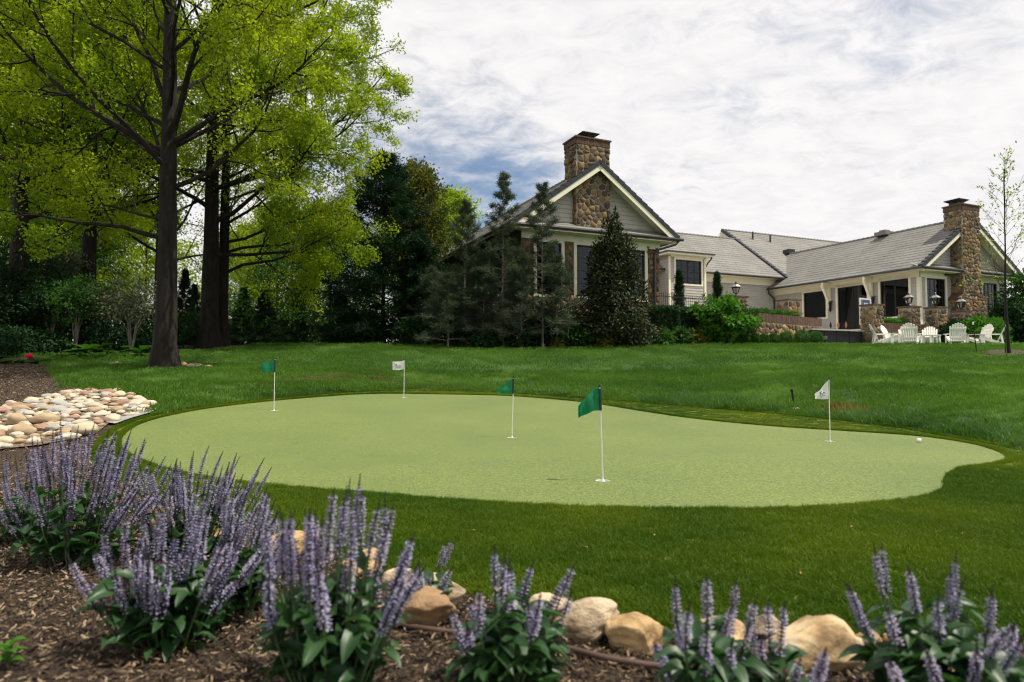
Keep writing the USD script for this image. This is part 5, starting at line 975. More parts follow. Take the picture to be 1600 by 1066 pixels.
big_tree('oak_tree', 'thick trunked oak right of the big oak with long low limbs', b2, 19.0, 0.35, rt, 0.24, 24, lambda f: 8.2 * (1 - 0.5 * f) + 0.5, OAK, 150000, 0.115, 'oak_leaf', elev=lambda f: 0.05 + 0.95 * f, spread=0.11,
    extra=[((0.3, 0, 5.0), (1.0, -0.3, 0.10), 6.0, 0.13), ((0.3, -0.1, 6.2), (1.0, -0.25, 0.14), 6.8, 0.14), ((0.3, 0, 3.6), (1.0, 0.1, 0.02), 5.0, 0.10), ((0.2, 0, 7.4), (1.0, -0.1, 0.32), 7.6, 0.14), ((0.3, 0, 8.6), (1.0, -0.35, 0.30), 7.6, 0.13), ((0.3, 0, 9.8), (1.0, 0.1, 0.40), 7.2, 0.13), ((0.3, 0, 11.3), (1.0, -0.2, 0.5), 6.8, 0.12), ((-0.2, 0, 6.5), (-1.0, -0.2, 0.3), 5.5, 0.12), ((-0.2, 0, 9.0), (-1.0, 0.2, 0.4), 6.0, 0.12)])
b3 = oak_at(346, 541, 25.2)
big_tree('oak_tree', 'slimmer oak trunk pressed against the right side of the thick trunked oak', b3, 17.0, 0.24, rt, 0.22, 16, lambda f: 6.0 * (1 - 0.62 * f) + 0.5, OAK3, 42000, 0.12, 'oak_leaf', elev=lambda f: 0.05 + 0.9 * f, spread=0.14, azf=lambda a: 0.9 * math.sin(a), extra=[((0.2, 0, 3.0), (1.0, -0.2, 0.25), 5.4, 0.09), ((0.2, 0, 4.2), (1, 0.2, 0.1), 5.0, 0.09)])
# mid distance and background broadleaf trees: three prototypes, the rest as copies of them
def bg_proto(lab, base, leafm, seed, H=14.0, r=0.2, first=0.25, n=20000, ls=0.2, lf=lambda f: 4.6 * math.sin(math.pi * min(1, 0.25 + 0.72 * f)) + 0.5, barkm='bark', group=None):
    return big_tree('broadleaf_tree', lab, base, H, r, np.random.default_rng(seed), first, 30, lf, OAK3, n, ls, leafm, barkm, group, elev=lambda f: 0.15 + 0.9 * f, spread=0.22, k=9)
tA = bg_proto('tall oak with dark trunk behind the dogwoods left of the big oak', oak_at(135, 541, 23.0), 'oak_leaf', 31, 15.0, 0.30, 0.26, 44000, 0.13)
dup(tA, 'broadleaf_tree', oak_at(24, 541, 21.0), 2.0, 'tall oak with dark trunk at the left edge of the picture', None, 1.0)
dup(tA, 'broadleaf_tree', oak_at(-90, 541, 26.0), 4.1, 'oak crown coming in from beyond the left edge', None, 1.1)
dup(tA, 'broadleaf_tree', oak_at(85, 541, 31.0), 1.1, 'oak farther back between the two left trunks', None, 1.15)
dup(tA, 'broadleaf_tree', oak_at(248, 541, 33.0), 5.3, 'oak farther back directly left of the big oak trunk', None, 1.1)
tB = bg_proto('sunlit yellow green tree in the far gap right of the twin oaks', oak_at(432, 541, 52), 'bright_leaf', 32, 11.0, 0.16, 0.15, 15000, 0.25)
dup(tB, 'broadleaf_tree', oak_at(388, 541, 58), 1.3, 'sunlit far tree close to the right side of the twin oak trunks', None, 0.95)
dup(tB, 'broadleaf_tree', oak_at(225, 541, 44), 2.2, 'bright yellow green tree seen low behind the dogwoods', None, 0.85)
dup(tB, 'broadleaf_tree', oak_at(160, 541, 47), 0.6, 'bright yellow green tree seen between the left oak and the big oak', None, 0.95)
dup(tB, 'broadleaf_tree', oak_at(60, 541, 50), 3.6, 'bright yellow green tree seen between the two leftmost oaks', None, 1.1)
dup(tB, 'broadleaf_tree', oak_at(697, 541, 44), 3.0, 'bright yellow green tree behind the lower end of the house roof', None, 0.92)
dup(tB, 'broadleaf_tree', oak_at(655, 541, 50), 5.0, 'bright yellow green tree just right of the dark pine', None, 1.0)
tC = bg_proto('mid green tree at the back between the spruces and the dark pine', oak_at(490, 541, 42), 'green_leaf', 33, 8.5, 0.13, 0.12, 14000, 0.2)
dup(tC, 'broadleaf_tree', oak_at(515, 541, 38), 1.0, 'mid green tree directly left of the dark pine', None, 0.8)
dup(tC, 'broadleaf_tree', oak_at(455, 541, 60), 2.4, 'mid green tree farthest back in the gap right of the twin oaks', None, 1.1)
dup(tC, 'broadleaf_tree', oak_at(2, 541, 40), 2.9, 'mid green tree behind the leftmost oak', None, 1.2)
dup(tC, 'broadleaf_tree', oak_at(110, 541, 42), 4.9, 'mid green tree low behind the multi stemmed shrubs', None, 0.9)
tR = bg_proto('rust tinted tree standing behind the right side of the dark pine', oak_at(648, 541, 32), 'rust_leaf', 34, 8.7, 0.11, 0.3, 13000, 0.2, lambda f: 2.6 * math.sin(math.pi * min(1, 0.3 + 0.68 * f)) + 0.4)
# ------------------------------------------------------------------ conifers
def conifer(name, lab, base, H, R, r0, rng, nb, nneedle, nl, nw, m, droop=-0.02, first=0.08, sub=6, twist=0.25, shape=lambda f: 1 - f, cat='tree', group=None, barkm='bark', elev0=0.15, elev1=0.7, sprays=0.05, tip=None):
    g = thing(name, lab, cat, base, 0, group); P, Rr = trunk_path(rng, (0, 0, 0), H, r0, (0, 0), 14, 0.012, 0.3); Rr = Rr * np.linspace(1, 0.3, 14); br = MB(); pts, dd = [], []; az = rng.uniform(0, 6)
    for j in range(nb):
        f = first + (0.985 - first) * (j / (nb - 1)) ** 0.92; az += 2.399 + rng.normal(0, 0.25); L_ = max(0.12, R * shape(f)) * rng.uniform(0.7, 1.15)
        e = elev0 + (elev1 - elev0) * f + rng.normal(0, 0.08); d = np.array([math.cos(az) * math.cos(e), math.sin(az) * math.cos(e), math.sin(e)]); q = np.array([np.interp(f * H, P[:, 2], P[:, k]) for k in range(3)])
        pp = [q]; ds = [d]; x = q; seg = 6
        for i in range(seg): d = unit(d + rng.normal(0, 0.07, 3) + (0, 0, droop)); x = x + d * L_ / seg; pp.append(x); ds.append(d)
        br.tube(pp, np.linspace(0.008 + 0.008 * L_, 0.004, seg + 1), 4)
        pp, ds = np.array(pp), np.array(ds); pts.append(pp[2:]); dd.append(ds[2:])
        for k in range(int(sub * (0.5 + L_ / R))):
            u = rng.uniform(0.2, 1) * seg; i = min(int(u), seg - 1); q2 = pp[i] + (pp[i + 1] - pp[i]) * (u - i); s_ = rng.choice([-1, 1]); side = unit(np.cross(ds[i], (0, 0, 1))) * s_
            d2 = unit(ds[i] * 0.7 + side * rng.uniform(0.5, 0.9) + rng.normal(0, twist, 3)); l2 = L_ * 0.38 * (1.1 - 0.6 * u / seg) * rng.uniform(0.7, 1.2)
            p3 = q2 + d2 * np.linspace(0, l2, 5)[:, None] + np.array([0, 0, 1]) * (droop * 2.5 * np.linspace(0, l2, 5) ** 2)[:, None]; br.tube(p3[[0, 2, 4]], [0.006, 0.005, 0.003], 3); pts.append(p3); dd.append(np.tile(d2, (5, 1)))
    pts.append(P[-1:]); dd.append(np.tile([0, 0, 1.0], (1, 1)))
    Q, D = np.vstack(pts), np.vstack(dd); i = rng.integers(0, len(Q), nneedle); pos = Q[i] + rng.normal(0, sprays, (nneedle, 3)); Dn = unit(D[i] + rdir(rng, nneedle) * 0.75)
    part('trunk', MB().tube(P, Rr, 8), M[barkm], g, smooth=True); part('branches', br, M[barkm], g)
    part('crown', fan(pos, Dn, rdir(rng, nneedle), nl * rng.uniform(0.6, 1.3, nneedle), nw * rng.uniform(0.7, 1.3, nneedle)), M[m], g); return g
rc = np.random.default_rng(91)
conifer('pine_tree', 'large dark pine filling the gap left of the house', oak_at(598, 541, 29.5), 8.7, 3.3, 0.15, rc, 100, 80000, 0.19, 0.032, 'pine_needle', -0.01, 0.03, 9, shape=lambda f: 1.0 if f < 0.35 else (1 - (f - 0.35) / 0.65) ** 0.8 * 0.95 + 0.08, sprays=0.09)
conifer('pine_tree', 'smaller dark evergreen at the right foot of the large dark pine', oak_at(655, 541, 28.5), 5.0, 1.9, 0.1, rc, 55, 26000, 0.16, 0.03, 'pine_needle', -0.01, 0.02, 8, shape=lambda f: (1 - f) ** 0.6, sprays=0.08)
cd = dict(droop=-0.035, first=0.10, sub=7, barkm='bark_pale', elev0=0.12, elev1=0.85, sprays=0.05)
CY = 25.0
def ced(u, row, H_R, y, seed, lab, n=30000, **k):
    b = oak_at(u, 541, y); top = 0.8 + (575 - row) / 1000 * y; H = top - b[2]
    return conifer('cedar_tree', lab, b, H, H_R * 1.5, 0.05, np.random.default_rng(seed), 54, int(n * 0.95), 0.12, 0.015, 'cedar_needle', shape=lambda f: (1 - f) ** 0.75 * (0.75 + 0.25 * math.sin(f * 19)) + 0.07, **{**cd, **k})
ced(728, 314, 1.25, 25.6, 1, 'wispy grey green conifer with the lower tip, leftmost of those by the house')
ced(786, 268, 1.15, 24.9, 2, 'tallest wispy grey green conifer, its tip rising above the left end of the roof')
ced(848, 286, 1.20, 24.5, 3, 'wispy grey green conifer in front of the gable left of the stone chimney', 26000)
ced(872, 400, 0.95, 24.6, 8, 'short wispy conifer just left of the magnolia', 15000)
ced(755, 395, 1.1, 25.2, 6, 'wispy conifer filling the gap between the two left tips', 20000)
ced(675, 420, 1.0, 27.0, 7, 'wispy conifer at the left corner of the house', 18000)
ced(700, 430, 1.0, 24.8, 4, 'short wispy conifer in front of the left slat screen', 17000)
ced(815, 400, 0.9, 24.4, 5, 'short wispy conifer between the two taller ones before the gable', 17000)
# column evergreens by the dormer
for u, row, y, lab in ((1061, 424, 32.2, 'narrow dark column evergreen left of the dormer window'), (1122, 427, 32.8, 'narrow dark column evergreen right of the dormer window')):
    p = at(u, 480, y); z = 3.5; top = 0.8 + (575 - row) / 1000 * y
    conifer('column_evergreen', lab, (p[0], p[1], z), top - z, 0.36, 0.04, rc, 110, 12000, 0.075, 0.022, 'dark_leaf', 0.0, 0.01, 4, shape=lambda f: (1 - f ** 3) ** 0.6 * 0.9 + 0.1, cat='shrub', elev0=0.6, elev1=1.2, sprays=0.04)
# spruces in the back
s0 = conifer('spruce_tree', 'dark cone shaped spruce in the gap right of the twin oaks', oak_at(412, 541, 36), 3.2, 1.3, 0.07, rc, 60, 16000, 0.13, 0.03, 'pine_needle', -0.005, 0.03, 6, elev0=0.05, elev1=0.5)
dup(s0, 'spruce_tree', oak_at(463, 541, 40), 1.0, 'dark cone shaped spruce farther right of the twin oaks', None, 1.15); dup(s0, 'spruce_tree', oak_at(287, 541, 31), 2.0, 'dark column like spruce between the big oak and the twin oaks', None, (0.75, 0.75, 1.15)); dup(s0, 'spruce_tree', oak_at(303, 541, 36), 3.0, 'second dark spruce left of the twin oaks', None, (0.8, 0.8, 1.1))
dup(s0, 'spruce_tree', oak_at(535, 541, 33), 4.0, 'low dark spruce at the left foot of the large pine', None, (1, 1, 0.9)); dup(s0, 'spruce_tree', oak_at(380, 541, 44), 5.0, 'far dark spruce just right of the twin oak trunks', None, 1.3)
# ------------------------------------------------------------------ shrubs
def shrub(name, lab, base, rad, n, ls, m, rng, cat='shrub', shell=0.55, lump=0.3, stems=6, wl=0.5, boxy=0.0, up=0.6, group=None, barkm='twig', lift=0.9, trunkh=None, lw=0.35, cone=0.0):
    g = thing(name, lab, cat, base, 0, group); rad = np.asarray(rad, float); d = rdir(rng, n)
    if boxy: d2 = rng.uniform(-1, 1, (n, 3)); k = np.abs(d2).max(1, keepdims=True); d2 = d2 / k; d = d * (1 - boxy) + d2 * boxy
    r = 1 - shell * rng.uniform(0, 1, n) ** 1.6; s = rng.integers(0, 999); r = r * (1 + lump * (meshkit.noise(unit(d) * 2.2 + s) - 0.5) * 2 + lump * 0.5 * (meshkit.noise(unit(d) * 5 + s) - 0.5))
    h0 = trunkh if trunkh is not None else 0.0; P = d * r[:, None] * rad + [0, 0, rad[2] * lift + h0]; P[:, :2] *= (1 + cone * (0.42 - P[:, 2] / (2 * rad[2])) * 1.6)[:, None]; P = P[P[:, 2] > 0.01]; n = len(P); nd = unit((P - [0, 0, rad[2] * lift + h0]) / rad)
    mb = MB()
    for j in range(stems):
        a = j * 2.399 + rng.uniform(0, 1); t = np.array([math.cos(a) * rad[0] * rng.uniform(0.3, 0.75), math.sin(a) * rad[1] * rng.uniform(0.3, 0.75), h0 + rad[2] * rng.uniform(0.7, 1.4)]); mid = t * [0.25, 0.25, 0.5]; mb.tube([(0, 0, 0), mid, t], [0.012 + 0.02 * rad[2], 0.01 + 0.01 * rad[2], 0.005], 5)
    part('stems', mb, M[barkm], g)
    part('foliage', fan(P, unit(nd * 0.7 + rdir(rng, n) * 0.8), unit(nd + rdir(rng, n) * 0.5 + [0, 0, up]), ls * rng.uniform(1 - lw, 1 + lw, n), ls * wl * rng.uniform(0.8, 1.2, n), 0.15), M[m], g)
    return g
rh = np.random.default_rng(404)
def sh(u, v, y, wpx, hpx, m, lab, name='shrub', n=None, ls=None, **k):
    """shrub whose base stands at pixel column u at distance y, wpx by hpx wide and high as the photograph shows it"""
    p = hit(u, v) if y is None else at(u, v, y); y = p[1]; s = y / FPX; w, h = wpx * s / 2, hpx * s / 2
    return shrub(name, lab, (p[0], p[1], gz(p[0], p[1]) if k.pop('grd', True) else p[2]), (w, k.pop('dep', min(w, 0.9)), h), n or int(220 * wpx * hpx / 400), ls or 7 * s, m, rh, **k)
# magnolia: broad oval, bronze backed leaves
p = oak_at(958, 541, 25.3); T = shrub('magnolia_tree', 'tapering magnolia with bronze brown leaves in front of the stone gable', (p[0], p[1], p[2]), (1.36, 1.1, 2.6), 15000, 0.16, 'magnolia_leaf', rh, 'tree', 0.8, 0.42, 9, 0.42, lift=0.98, lw=0.3, cone=0.62)
sh(958, 530, 25.2, 135, 60, 'magnolia_leaf', 'low spreading skirt of bronze leaves at the foot of the magnolia', n=3500, ls=0.15)
# hedge blocks, bright bush, boxwoods
for u, y, w, hrow, lab in ((1037, 27.6, 46, 478, 'clipped dark hedge block, left of two below the iron fence'), (1078, 28.0, 40, 481, 'clipped dark hedge block, right of two below the iron fence')):
    p = oak_at(u, 541, y); H = 0.8 + (575 - hrow) / 1000 * y - p[2]; shrub('hedge', lab, p, (w * y / 2000, 0.5, H / 2), 16000, 0.08, 'dark_leaf', rh, 'hedge', 0.3, 0.05, 6, boxy=0.9, lift=1.0)
p = oak_at(1130, 541, 27.4); shrub('leafy_bush', 'bright green leafy bush right of the clipped hedge', p, (1.02, 0.8, 0.86), 3600, 0.19, 'lime_leaf', rh, 'bush', 0.8, 0.7, 8, 0.75, lift=0.9, trunkh=0.22, barkm='bark_pale')
sh(1128, 541, 28.0, 100, 80, 'dark_leaf', 'dark rounded bush below the bright green leafy bush', n=5000, ls=0.09)
for u, r in zip((1149, 1165, 1180, 1194, 1209, 1229, 1253, 1275), (9.5, 9, 9, 9, 9.5, 11, 12, 11)):
    p = oak_at(u, 541, 27.5); R = r * 27.5 / 1000 * 1.05; k = ['leftmost', 'second', 'third', 'fourth', 'fifth', 'sixth', 'seventh', 'last'][(1149, 1165, 1180, 1194, 1209, 1229, 1253, 1275).index(u)]
    shrub('boxwood_ball', f'clipped round boxwood ball, {k} from the left in the row under the stone planter wall', p, (R * 0.93, R * 0.93, R), 2600, 0.05, 'box_leaf', rh, 'boxwood', 0.35, 0.08, 4, 0.6, group='boxwood balls under the planter wall')
pc = hw(14.2, -0.2, 0)
for i, (f, lab) in enumerate(((0.13, 'left part of the low green planting on the stone planter wall'), (0.36, 'middle part of the low green planting on the stone planter wall'), (0.58, 'right part of the low green planting on the stone planter wall'))):
    q = np.array([10.75, 27.9]) + 5.4 * f * np.array([math.cos(WA), math.sin(WA)]) + 0.5 * np.array([-math.sin(WA), math.cos(WA)]); shrub('planter_shrub', lab, (q[0], q[1], 3.15), (0.65, 0.3, 0.16), 1800, 0.085, 'box_leaf', rh, 'shrub', 0.6, 0.4, 4)
for f, lab in ((0.15, 'low green planting on the right planter wall next to the left pillar'), (0.50, 'low green planting on the right planter wall between the pillars')):
    a = at(1380, 505, 31.9)[:2] + 3.5 * f * np.array([0.915, 0.403]) + 0.4 * np.array([-0.403, 0.915]); shrub('planter_shrub', lab, (a[0], a[1], 3.02), (0.75, 0.3, 0.17), 2000, 0.085, 'lime_leaf', rh, 'shrub', 0.6, 0.4, 4)
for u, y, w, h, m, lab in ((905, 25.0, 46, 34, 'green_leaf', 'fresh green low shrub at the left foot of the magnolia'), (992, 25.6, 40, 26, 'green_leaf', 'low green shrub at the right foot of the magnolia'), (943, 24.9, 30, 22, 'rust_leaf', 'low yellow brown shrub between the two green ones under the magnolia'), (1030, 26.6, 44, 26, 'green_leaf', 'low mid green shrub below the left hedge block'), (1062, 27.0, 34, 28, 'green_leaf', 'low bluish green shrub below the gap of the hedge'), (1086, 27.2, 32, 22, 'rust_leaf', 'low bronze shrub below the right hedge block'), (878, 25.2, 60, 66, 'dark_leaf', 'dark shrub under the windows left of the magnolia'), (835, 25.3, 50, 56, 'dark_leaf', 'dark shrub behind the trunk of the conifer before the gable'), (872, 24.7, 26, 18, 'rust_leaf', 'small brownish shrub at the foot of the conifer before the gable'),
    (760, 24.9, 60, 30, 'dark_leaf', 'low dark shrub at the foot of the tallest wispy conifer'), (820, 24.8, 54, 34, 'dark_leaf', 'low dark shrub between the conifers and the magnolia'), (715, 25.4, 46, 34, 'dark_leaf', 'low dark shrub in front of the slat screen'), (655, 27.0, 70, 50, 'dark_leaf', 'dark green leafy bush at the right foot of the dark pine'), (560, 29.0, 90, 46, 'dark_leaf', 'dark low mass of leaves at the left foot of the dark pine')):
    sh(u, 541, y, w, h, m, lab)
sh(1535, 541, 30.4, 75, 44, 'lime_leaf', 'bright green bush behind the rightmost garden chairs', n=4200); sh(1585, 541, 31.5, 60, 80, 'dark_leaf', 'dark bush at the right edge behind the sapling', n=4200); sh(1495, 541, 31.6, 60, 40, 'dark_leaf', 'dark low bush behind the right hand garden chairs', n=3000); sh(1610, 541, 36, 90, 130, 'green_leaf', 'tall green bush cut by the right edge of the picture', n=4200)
# left woodland edge
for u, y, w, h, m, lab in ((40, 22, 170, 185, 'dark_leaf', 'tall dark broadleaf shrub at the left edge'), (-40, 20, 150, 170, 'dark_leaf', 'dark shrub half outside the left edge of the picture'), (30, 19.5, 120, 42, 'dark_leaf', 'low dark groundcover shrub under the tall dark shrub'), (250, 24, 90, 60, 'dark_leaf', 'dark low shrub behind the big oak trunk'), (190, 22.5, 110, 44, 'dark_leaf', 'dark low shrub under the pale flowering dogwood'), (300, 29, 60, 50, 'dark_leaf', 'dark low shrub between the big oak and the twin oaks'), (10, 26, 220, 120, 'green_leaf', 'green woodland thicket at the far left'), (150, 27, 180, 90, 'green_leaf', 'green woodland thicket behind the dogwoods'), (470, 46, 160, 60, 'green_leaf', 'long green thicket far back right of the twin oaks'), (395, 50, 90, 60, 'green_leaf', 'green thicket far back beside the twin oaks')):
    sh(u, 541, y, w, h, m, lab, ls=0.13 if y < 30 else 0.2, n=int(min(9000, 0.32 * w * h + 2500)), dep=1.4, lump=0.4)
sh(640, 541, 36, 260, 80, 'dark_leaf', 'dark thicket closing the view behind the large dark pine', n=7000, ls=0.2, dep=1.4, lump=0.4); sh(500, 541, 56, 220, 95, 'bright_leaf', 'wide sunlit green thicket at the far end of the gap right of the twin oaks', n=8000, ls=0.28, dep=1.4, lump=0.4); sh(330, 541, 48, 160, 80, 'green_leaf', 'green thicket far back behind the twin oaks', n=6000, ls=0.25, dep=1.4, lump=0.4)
for u, y, w, h, th, m, lab in ((205, 20.5, 130, 80, 0.95, 'white_bloom', 'pale cream flowering dogwood left of the big oak'), (118, 20.0, 70, 60, 1.2, 'green_leaf', 'small multi stemmed tree with pale stems, right of its pair at the left'), (78, 20.6, 70, 66, 1.1, 'dark_leaf', 'small multi stemmed tree with pale stems, left of its pair at the left'), (95, 22.5, 80, 50, 2.6, 'white_bloom', 'pale blossom cluster high behind the multi stemmed trees'), (165, 22.5, 60, 46, 1.1, 'white_bloom', 'smaller pale flowering dogwood behind the larger one')):
    sh(u, 541, y, w, h, m, lab, name='small_tree', trunkh=th, n=2600 if m == 'white_bloom' else 3400, ls=0.10, shell=0.9, lump=0.5, stems=7, barkm='bark_pale', dep=0.8, cat='tree')
# hostas and big leaved plants along the woodland edge
def rosette(u, y, r, n, m, lab, name='hosta', L_=0.3):
    p = oak_at(u, 541, y) if y > 12 else tuple(hit(u, y)) ; g = thing(name, lab, 'plant', p); rng = rh
    for j in range(n):
        a = j * 2.399; e = rng.uniform(0.25, 1.0); d = np.array([math.cos(a) * math.cos(e), math.sin(a) * math.cos(e), math.sin(e)]); s = np.array([-math.sin(a), math.cos(a), 0]); l = L_ * rng.uniform(0.8, 1.2); V = []
        for t, w in ((0.05, 0.03), (0.35, 0.2), (0.65, 0.26), (0.9, 0.12), (1.0, 0.0)):
            c = d * l * t - np.array([0, 0, 1]) * 0.5 * l * t * t; V += [c - s * w * l + [0, 0, 0.04 * l], c, c + s * w * l + [0, 0, 0.04 * l]]
        f = [(i * 3 + k, i * 3 + k + 1, i * 3 + k + 4, i * 3 + k + 3) for i in range(4) for k in (0, 1)]; part('leaf', MB().add(V, f), M[m], g, smooth=True)
    return g
for u, y, L_, m, lab in ((20, 16.4, 0.36, 'hosta_leaf', 'pale edged hosta at the left edge of the woodland bed'), (62, 16.6, 0.42, 'hosta_leaf', 'pale edged hosta right of the pink flower'), (95, 18, 0.35, 'hosta_leaf', 'pale edged hosta, third from the left along the woodland bed'), (128, 18, 0.40, 'hosta_leaf', 'pale edged hosta in front of the big dark leaved plant'), (158, 18.4, 0.3, 'hosta_leaf', 'small pale edged hosta right of the big dark leaved plant'), (212, 18.6, 0.42, 'hosta_leaf', 'pale edged hosta below the flowering dogwood'), (185, 18.7, 0.3, 'hosta_leaf', 'small pale edged hosta left of the one below the dogwood'), (-5, 16.8, 0.4, 'hosta_leaf', 'pale edged hosta cut by the left edge'), (145, 19.6, 0.95, 'green_leaf', 'big dark leaved plant with drooping leaves under the dogwood'), (225, 20, 0.8, 'green_leaf', 'second big leaved plant just left of the big oak trunk'), (290, 22, 0.3, 'hosta_leaf', 'pale edged hosta left of the twin oaks'), (345, 22.8, 0.34, 'hosta_leaf', 'pale edged hosta at the foot of the twin oaks'), (375, 23.4, 0.34, 'hosta_leaf', 'pale edged hosta right of the foot of the twin oaks')):
    rosette(u, y, 0, 22, m, lab, 'hosta' if m == 'hosta_leaf' else 'large_leaved_plant', L_)
p = oak_at(46, 541, 15.6); g = thing('pink_flower', 'single bright pink flower head on a short stem at the left by the hostas', 'flower', p); part('stem', MB().tube([(0, 0, 0), (0, 0, 0.2)], 0.008, 5), M['green_leaf'], g)
n = 26; a = np.arange(n) * 2.399; e = np.linspace(0.1, 1.3, n); part('bloom', fan(np.tile([0, 0, 0.2], (n, 1)), np.stack([np.cos(a) * np.cos(e), np.sin(a) * np.cos(e), np.sin(e)], 1), np.tile([0, 0, 1.0], (n, 1)), np.full(n, 0.14), np.full(n, 0.11), 0.1), M['pink'], g)
# sapling on the right with stakes and mulch ring
struct('mulch_ring', sheet(RING, 0.2, 0.02), M['mulch'])
p = hit(1578, 553); rsap = np.random.default_rng(8); top = 0.8 + (575 - 258) / 1000 * p[1]
SAP = [(6, 0.08, 0.05, 5, 0.6, 0.5, 4), (4, 0.12, 0.03, 0, 0, 0, 3)]
big_tree('sapling', 'slender young tree with sparse small leaves in a mulch ring at the right', (p[0], p[1], gz(p[0], p[1])), top - gz(p[0], p[1]), 0.045, rsap, 0.26, 26, lambda f: 2.0 * (1 - 0.72 * f) + 0.15, SAP, 560, 0.095, 'bright_leaf', 'bark', elev=lambda f: 0.42 + 0.6 * f, spread=0.06, k=8)
stake((1571, 552), None, 1.55, (0, 1, 0), 'dark wooden support stake beside the sapling')
# straw tuft at the collar edge
for u, v, wd, lab in ((1312, 642, 0.26, 'dry straw coloured grass tuft left of its pair behind the white flag'), (1335, 648, 0.36, 'dry straw coloured grass mound with dark green skirt behind the right white flag')):
    p = hit(u, v); q = np.column_stack([rh.normal(0, wd / 2.6, 260) + p[0], rh.normal(0, wd / 3.5, 260) + p[1]]); n = len(q); dv = unit(np.column_stack([(q[:, :2] - p[:2]) * 2 + rh.normal(0, 0.25, (n, 2)), np.full(n, 0.45)]))
    single('straw_tuft', fan(np.column_stack([q, height(q[:, 0], q[:, 1])]), dv, rdir(rh, n), rh.uniform(0.08, 0.20, n), np.full(n, 0.012)), M['straw'], lab, 'grass tuft')
# ------------------------------------------------------------------ purple flower clumps in the foreground
M['floret'] = tinted('floret', 0.6, 0.3, 0.3)
M['salvia_leaf'] = leafmat('salvia_leaf', [(0.022, 0.062, 0.020), (0.042, 0.10, 0.030), (0.075, 0.145, 0.045)], 0.28, (1.2, 1.5, 0.5), 9.0, 0.42, 0.6, 0.6, 0.4)
M['salvia_stem'] = plain('salvia_stem', (0.06, 0.10, 0.035), (0.035, 0.055, 0.025), 20, 0.7)
fl_r = np.random.default_rng(2024)
def bez(a, b, c, t): t = np.asarray(t)[:, None]; return (1 - t) ** 2 * a + 2 * t * (1 - t) * b + t * t * c
def spike_mesh(rng, P):
    """whorls of small two lipped florets along the path P, dark closed buds at the tip"""
    seg = np.linalg.norm(np.diff(P, axis=0), axis=1); s = np.concatenate([[0], np.cumsum(seg)]); Ls = s[-1]; nw = int(Ls / 0.0088); mb = MB()
    bud = rng.uniform(0.74, 0.9); fat = rng.uniform(0.78, 1.08); hue = rng.uniform(-1, 1); spent = rng.uniform(0.05, 0.4)
    for k in range(nw):
        f = (k + 0.5) / nw; q = np.array([np.interp(f * Ls, s, P[:, i]) for i in range(3)]); tdir = unit(np.array([np.interp(min(1, f + 0.06) * Ls, s, P[:, i]) for i in range(3)]) - q + 1e-9); a, b = ortho(tdir)
        n = 7 if f < bud else 6; az = rng.uniform(0, 6) + np.arange(n) * 2 * np.pi / n + rng.normal(0, 0.15, n); out = np.cos(az)[:, None] * a + np.sin(az)[:, None] * b
        gap = 0.55 if f < spent else 0.12; keep = rng.uniform(size=n) > gap
        if f < bud:
            w = 1.0 if f < bud - 0.15 else 0.75
            c = fan(np.tile(q, (n, 1)), out + tdir * 0.9, tdir - out * 0.3, np.full(n, 0.0085), np.full(n, 0.0055), 0.2)
            mb.add(*c, c=np.array([0.075, 0.06, 0.085]) if f > 0.18 else np.array([0.10, 0.12, 0.07]))
            m = keep.sum()
            if m:
                oo = out[keep]; base = q + oo * 0.004 * w
                col = np.array([0.41, 0.375, 0.56]) + hue * np.array([0.03, 0.02, 0.0]) + rng.uniform(-0.05, 0.12) * np.array([1, 1, 0.7])
                mb.add(*fan(base, oo * 1.0 + tdir * 0.75 + rdir(rng, m) * 0.2, tdir + rdir(rng, m) * 0.3, rng.uniform(0.0085, 0.0125, m) * w * fat, np.full(m, 0.0062), 0.3), c=col)
                mb.add(*fan(base + oo * 0.003, oo * 1.1 - tdir * 0.15 + rdir(rng, m) * 0.25, tdir + rdir(rng, m) * 0.3, rng.uniform(0.007, 0.0105, m) * w * fat, np.full(m, 0.0066), -0.2), c=np.minimum(col * 1.15, 0.8))
        else:
            t = (f - bud) / (1 - bud); c = fan(np.tile(q, (n, 1)), out * (0.75 - 0.5 * t) + tdir, out, np.full(n, 0.0085 * (1 - 0.5 * t)), np.full(n, 0.0048 * (1 - 0.4 * t)), 0.2); mb.add(*c, c=np.array([0.055, 0.05, 0.075]))
    v, fc = tube(P, np.linspace(0.0022, 0.001, len(P)), 5); mb.add(v, fc, c=np.array([0.07, 0.09, 0.05])); return mb
def leaf_mesh(rng, p, d, L_, W, droop, roll):
    d = unit(d); s = unit(np.cross(d, (0, 0, 1.0)) + 1e-6); up = np.cross(s, d); s = s * math.cos(roll) + up * math.sin(roll); up = np.cross(s, d); V = []
    st = ((0.0, 0.05), (0.14, 0.55), (0.32, 0.95), (0.52, 1.0), (0.72, 0.78), (0.89, 0.42), (1.0, 0.02))
    for t, w in st:
        c = p + d * L_ * t + up * 0.08 * L_ * math.sin(t * 3) - np.array([0, 0, 1]) * droop * L_ * t * t; e = 0.30 * w * W; j = rng.uniform(0.88, 1.1)
        V += [c - s * w * W * 0.5 * j + up * e, c - s * w * W * 0.27 + up * e * 0.6, c, c + s * w * W * 0.27 + up * e * 0.6, c + s * w * W * 0.5 * j + up * e]
    f = [(i * 5 + k, i * 5 + k + 1, i * 5 + k + 6, i * 5 + k + 5) for i in range(len(st) - 1) for k in range(4)]; return MB().add(V, f)
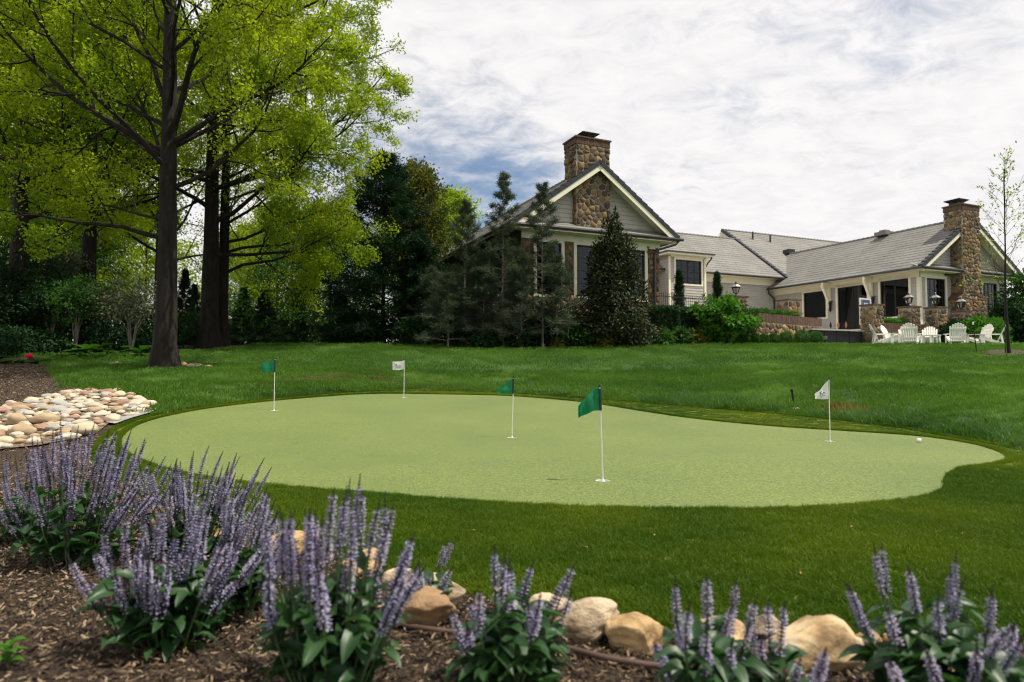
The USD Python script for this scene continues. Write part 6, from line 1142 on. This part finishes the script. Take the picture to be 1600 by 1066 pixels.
def salvia(u, v, W, top, n, lean, nleaf, lab, sl=(0.15, 0.23), lsz=(0.055, 0.10), low=0.55, spread=0.16):
    rng = fl_r; p = hit(u, v); s = p[1] / FPX; p[2] = gz(p[0], p[1]); Hm = (v - top) * s
    g = thing('flower_clump', lab, 'flowering plant', p); tips, stems = [], MB()
    for k in range(n):
        xo = W * s * (2 * (k + rng.uniform(0, 1)) / n - 1); h = Hm * rng.uniform(low, 1.0) * (1 - 0.18 * abs(xo) / (W * s)); yo = rng.uniform(-spread, spread)
        tip = np.array([xo + lean * s + rng.normal(0, 0.012), yo, h]); b0 = np.array([xo * 0.35, yo * 0.4, 0.0]); mid = np.array([xo * 0.8, yo * 0.85, h * 0.55]); P = bez(b0, mid, tip, np.linspace(0, 1, 24)); P = P + (np.linspace(0, 1, 24) ** 3)[:, None] * rng.normal(0, 0.016, 3) * [1, 1, 0.3]
        L_ = min(rng.uniform(*sl), h * 0.6); sg = np.concatenate([[0], np.cumsum(np.linalg.norm(np.diff(P, axis=0), axis=1))]); cut = sg[-1] - L_; i = np.searchsorted(sg, cut); c = P[i - 1] + (P[i] - P[i - 1]) * (cut - sg[i - 1]) / (sg[i] - sg[i - 1])
        lowp, hi = np.vstack([P[:i], c]), np.vstack([c, P[i:]])
        if len(lowp) > 2: part('stem', MB().tube(lowp[::2] if len(lowp) % 2 else np.vstack([lowp[::2], c]), 0.0026, 5), M['salvia_stem'], g)
        mb = spike_mesh(rng, hi); part('flower_spike', mb, M['floret'], g, tint=mb.tint()); tips.append((lowp, h))
    for k in range(nleaf):
        if tips and rng.uniform() < 0.62:
            lp, h = tips[rng.integers(0, len(tips))]; q = lp[int(rng.uniform(0.15, 0.95) * (len(lp) - 1))]; big = 1.0 - 0.35 * q[2] / Hm
        else: a = rng.uniform(0, 6.28); r = rng.uniform(0.1, 0.75); q = np.array([math.cos(a) * r * W * s * 0.8, math.sin(a) * r * spread, rng.uniform(0.02, Hm * 0.42)]); big = 1.1
        a = rng.uniform(0, 6.28); e = rng.uniform(-0.1, 0.9); d = np.array([math.cos(a) * math.cos(e), math.sin(a) * math.cos(e), math.sin(e)]); l = rng.uniform(*lsz) * big
        part('leaf', leaf_mesh(rng, q, d, l, l * rng.uniform(0.42, 0.55), rng.uniform(0.1, 0.55), rng.normal(0, 0.3)), M['salvia_leaf'], g, smooth=True)
    return g
salvia(35, 850, 80, 690, 20, 6, 130, 'purple flower clump cut by the left edge, behind the mulch')
salvia(120, 885, 120, 650, 60, 14, 240, 'tall leaning purple flower clump at the far left with dark shaded leaves', (0.17, 0.27))
salvia(300, 870, 100, 695, 48, 10, 200, 'purple flower clump against the putting green, behind the left front clump', (0.16, 0.24))
salvia(265, 1008, 112, 765, 42, 20, 260, 'purple flower clump left of centre front with big leaves touching the mulch')
salvia(375, 960, 70, 755, 26, 22, 120, 'narrow purple flower clump between the left and the middle front clumps')
salvia(520, 1090, 125, 752, 44, 16, 298, 'dense purple flower clump at the bottom between the two golden boulders and the brown pipe', (0.13, 0.19))
salvia(672, 960, 24, 860, 5, 8, 14, 'few purple spikes standing by the cream boulder right of the dense clump', (0.09, 0.13))
salvia(800, 1085, 105, 838, 15, 12, 290, 'leafy purple flower clump in front of the pale split face boulder', (0.10, 0.15), (0.06, 0.10))
salvia(1105, 1120, 85, 882, 12, 0, 150, 'sparse purple spikes rising before the golden and orange boulders', (0.11, 0.15))
salvia(1220, 1120, 40, 940, 7, 6, 40, 'few purple spikes in front of the large streaky boulder', (0.10, 0.14))
salvia(1460, 1120, 120, 845, 18, 0, 298, 'tall purple flower clump with broad leaves at the bottom right corner', (0.11, 0.16), (0.06, 0.10))
salvia(1592, 1120, 40, 950, 6, 0, 60, 'purple flower clump cut by the bottom right corner of the picture', (0.10, 0.14), (0.06, 0.10))
p = hit(12, 1050); g = thing('seedling', 'small bright yellow green seedling in the mulch at the bottom left corner', 'plant', p)
for k in range(9):
    a = k * 2.4; d = np.array([math.cos(a), math.sin(a), 0.5]); part('leaf', leaf_mesh(fl_r, np.array([0, 0, 0.02 + 0.006 * k]), d, 0.05, 0.024, 0.3, 0), M['lime_leaf'], g, smooth=True)
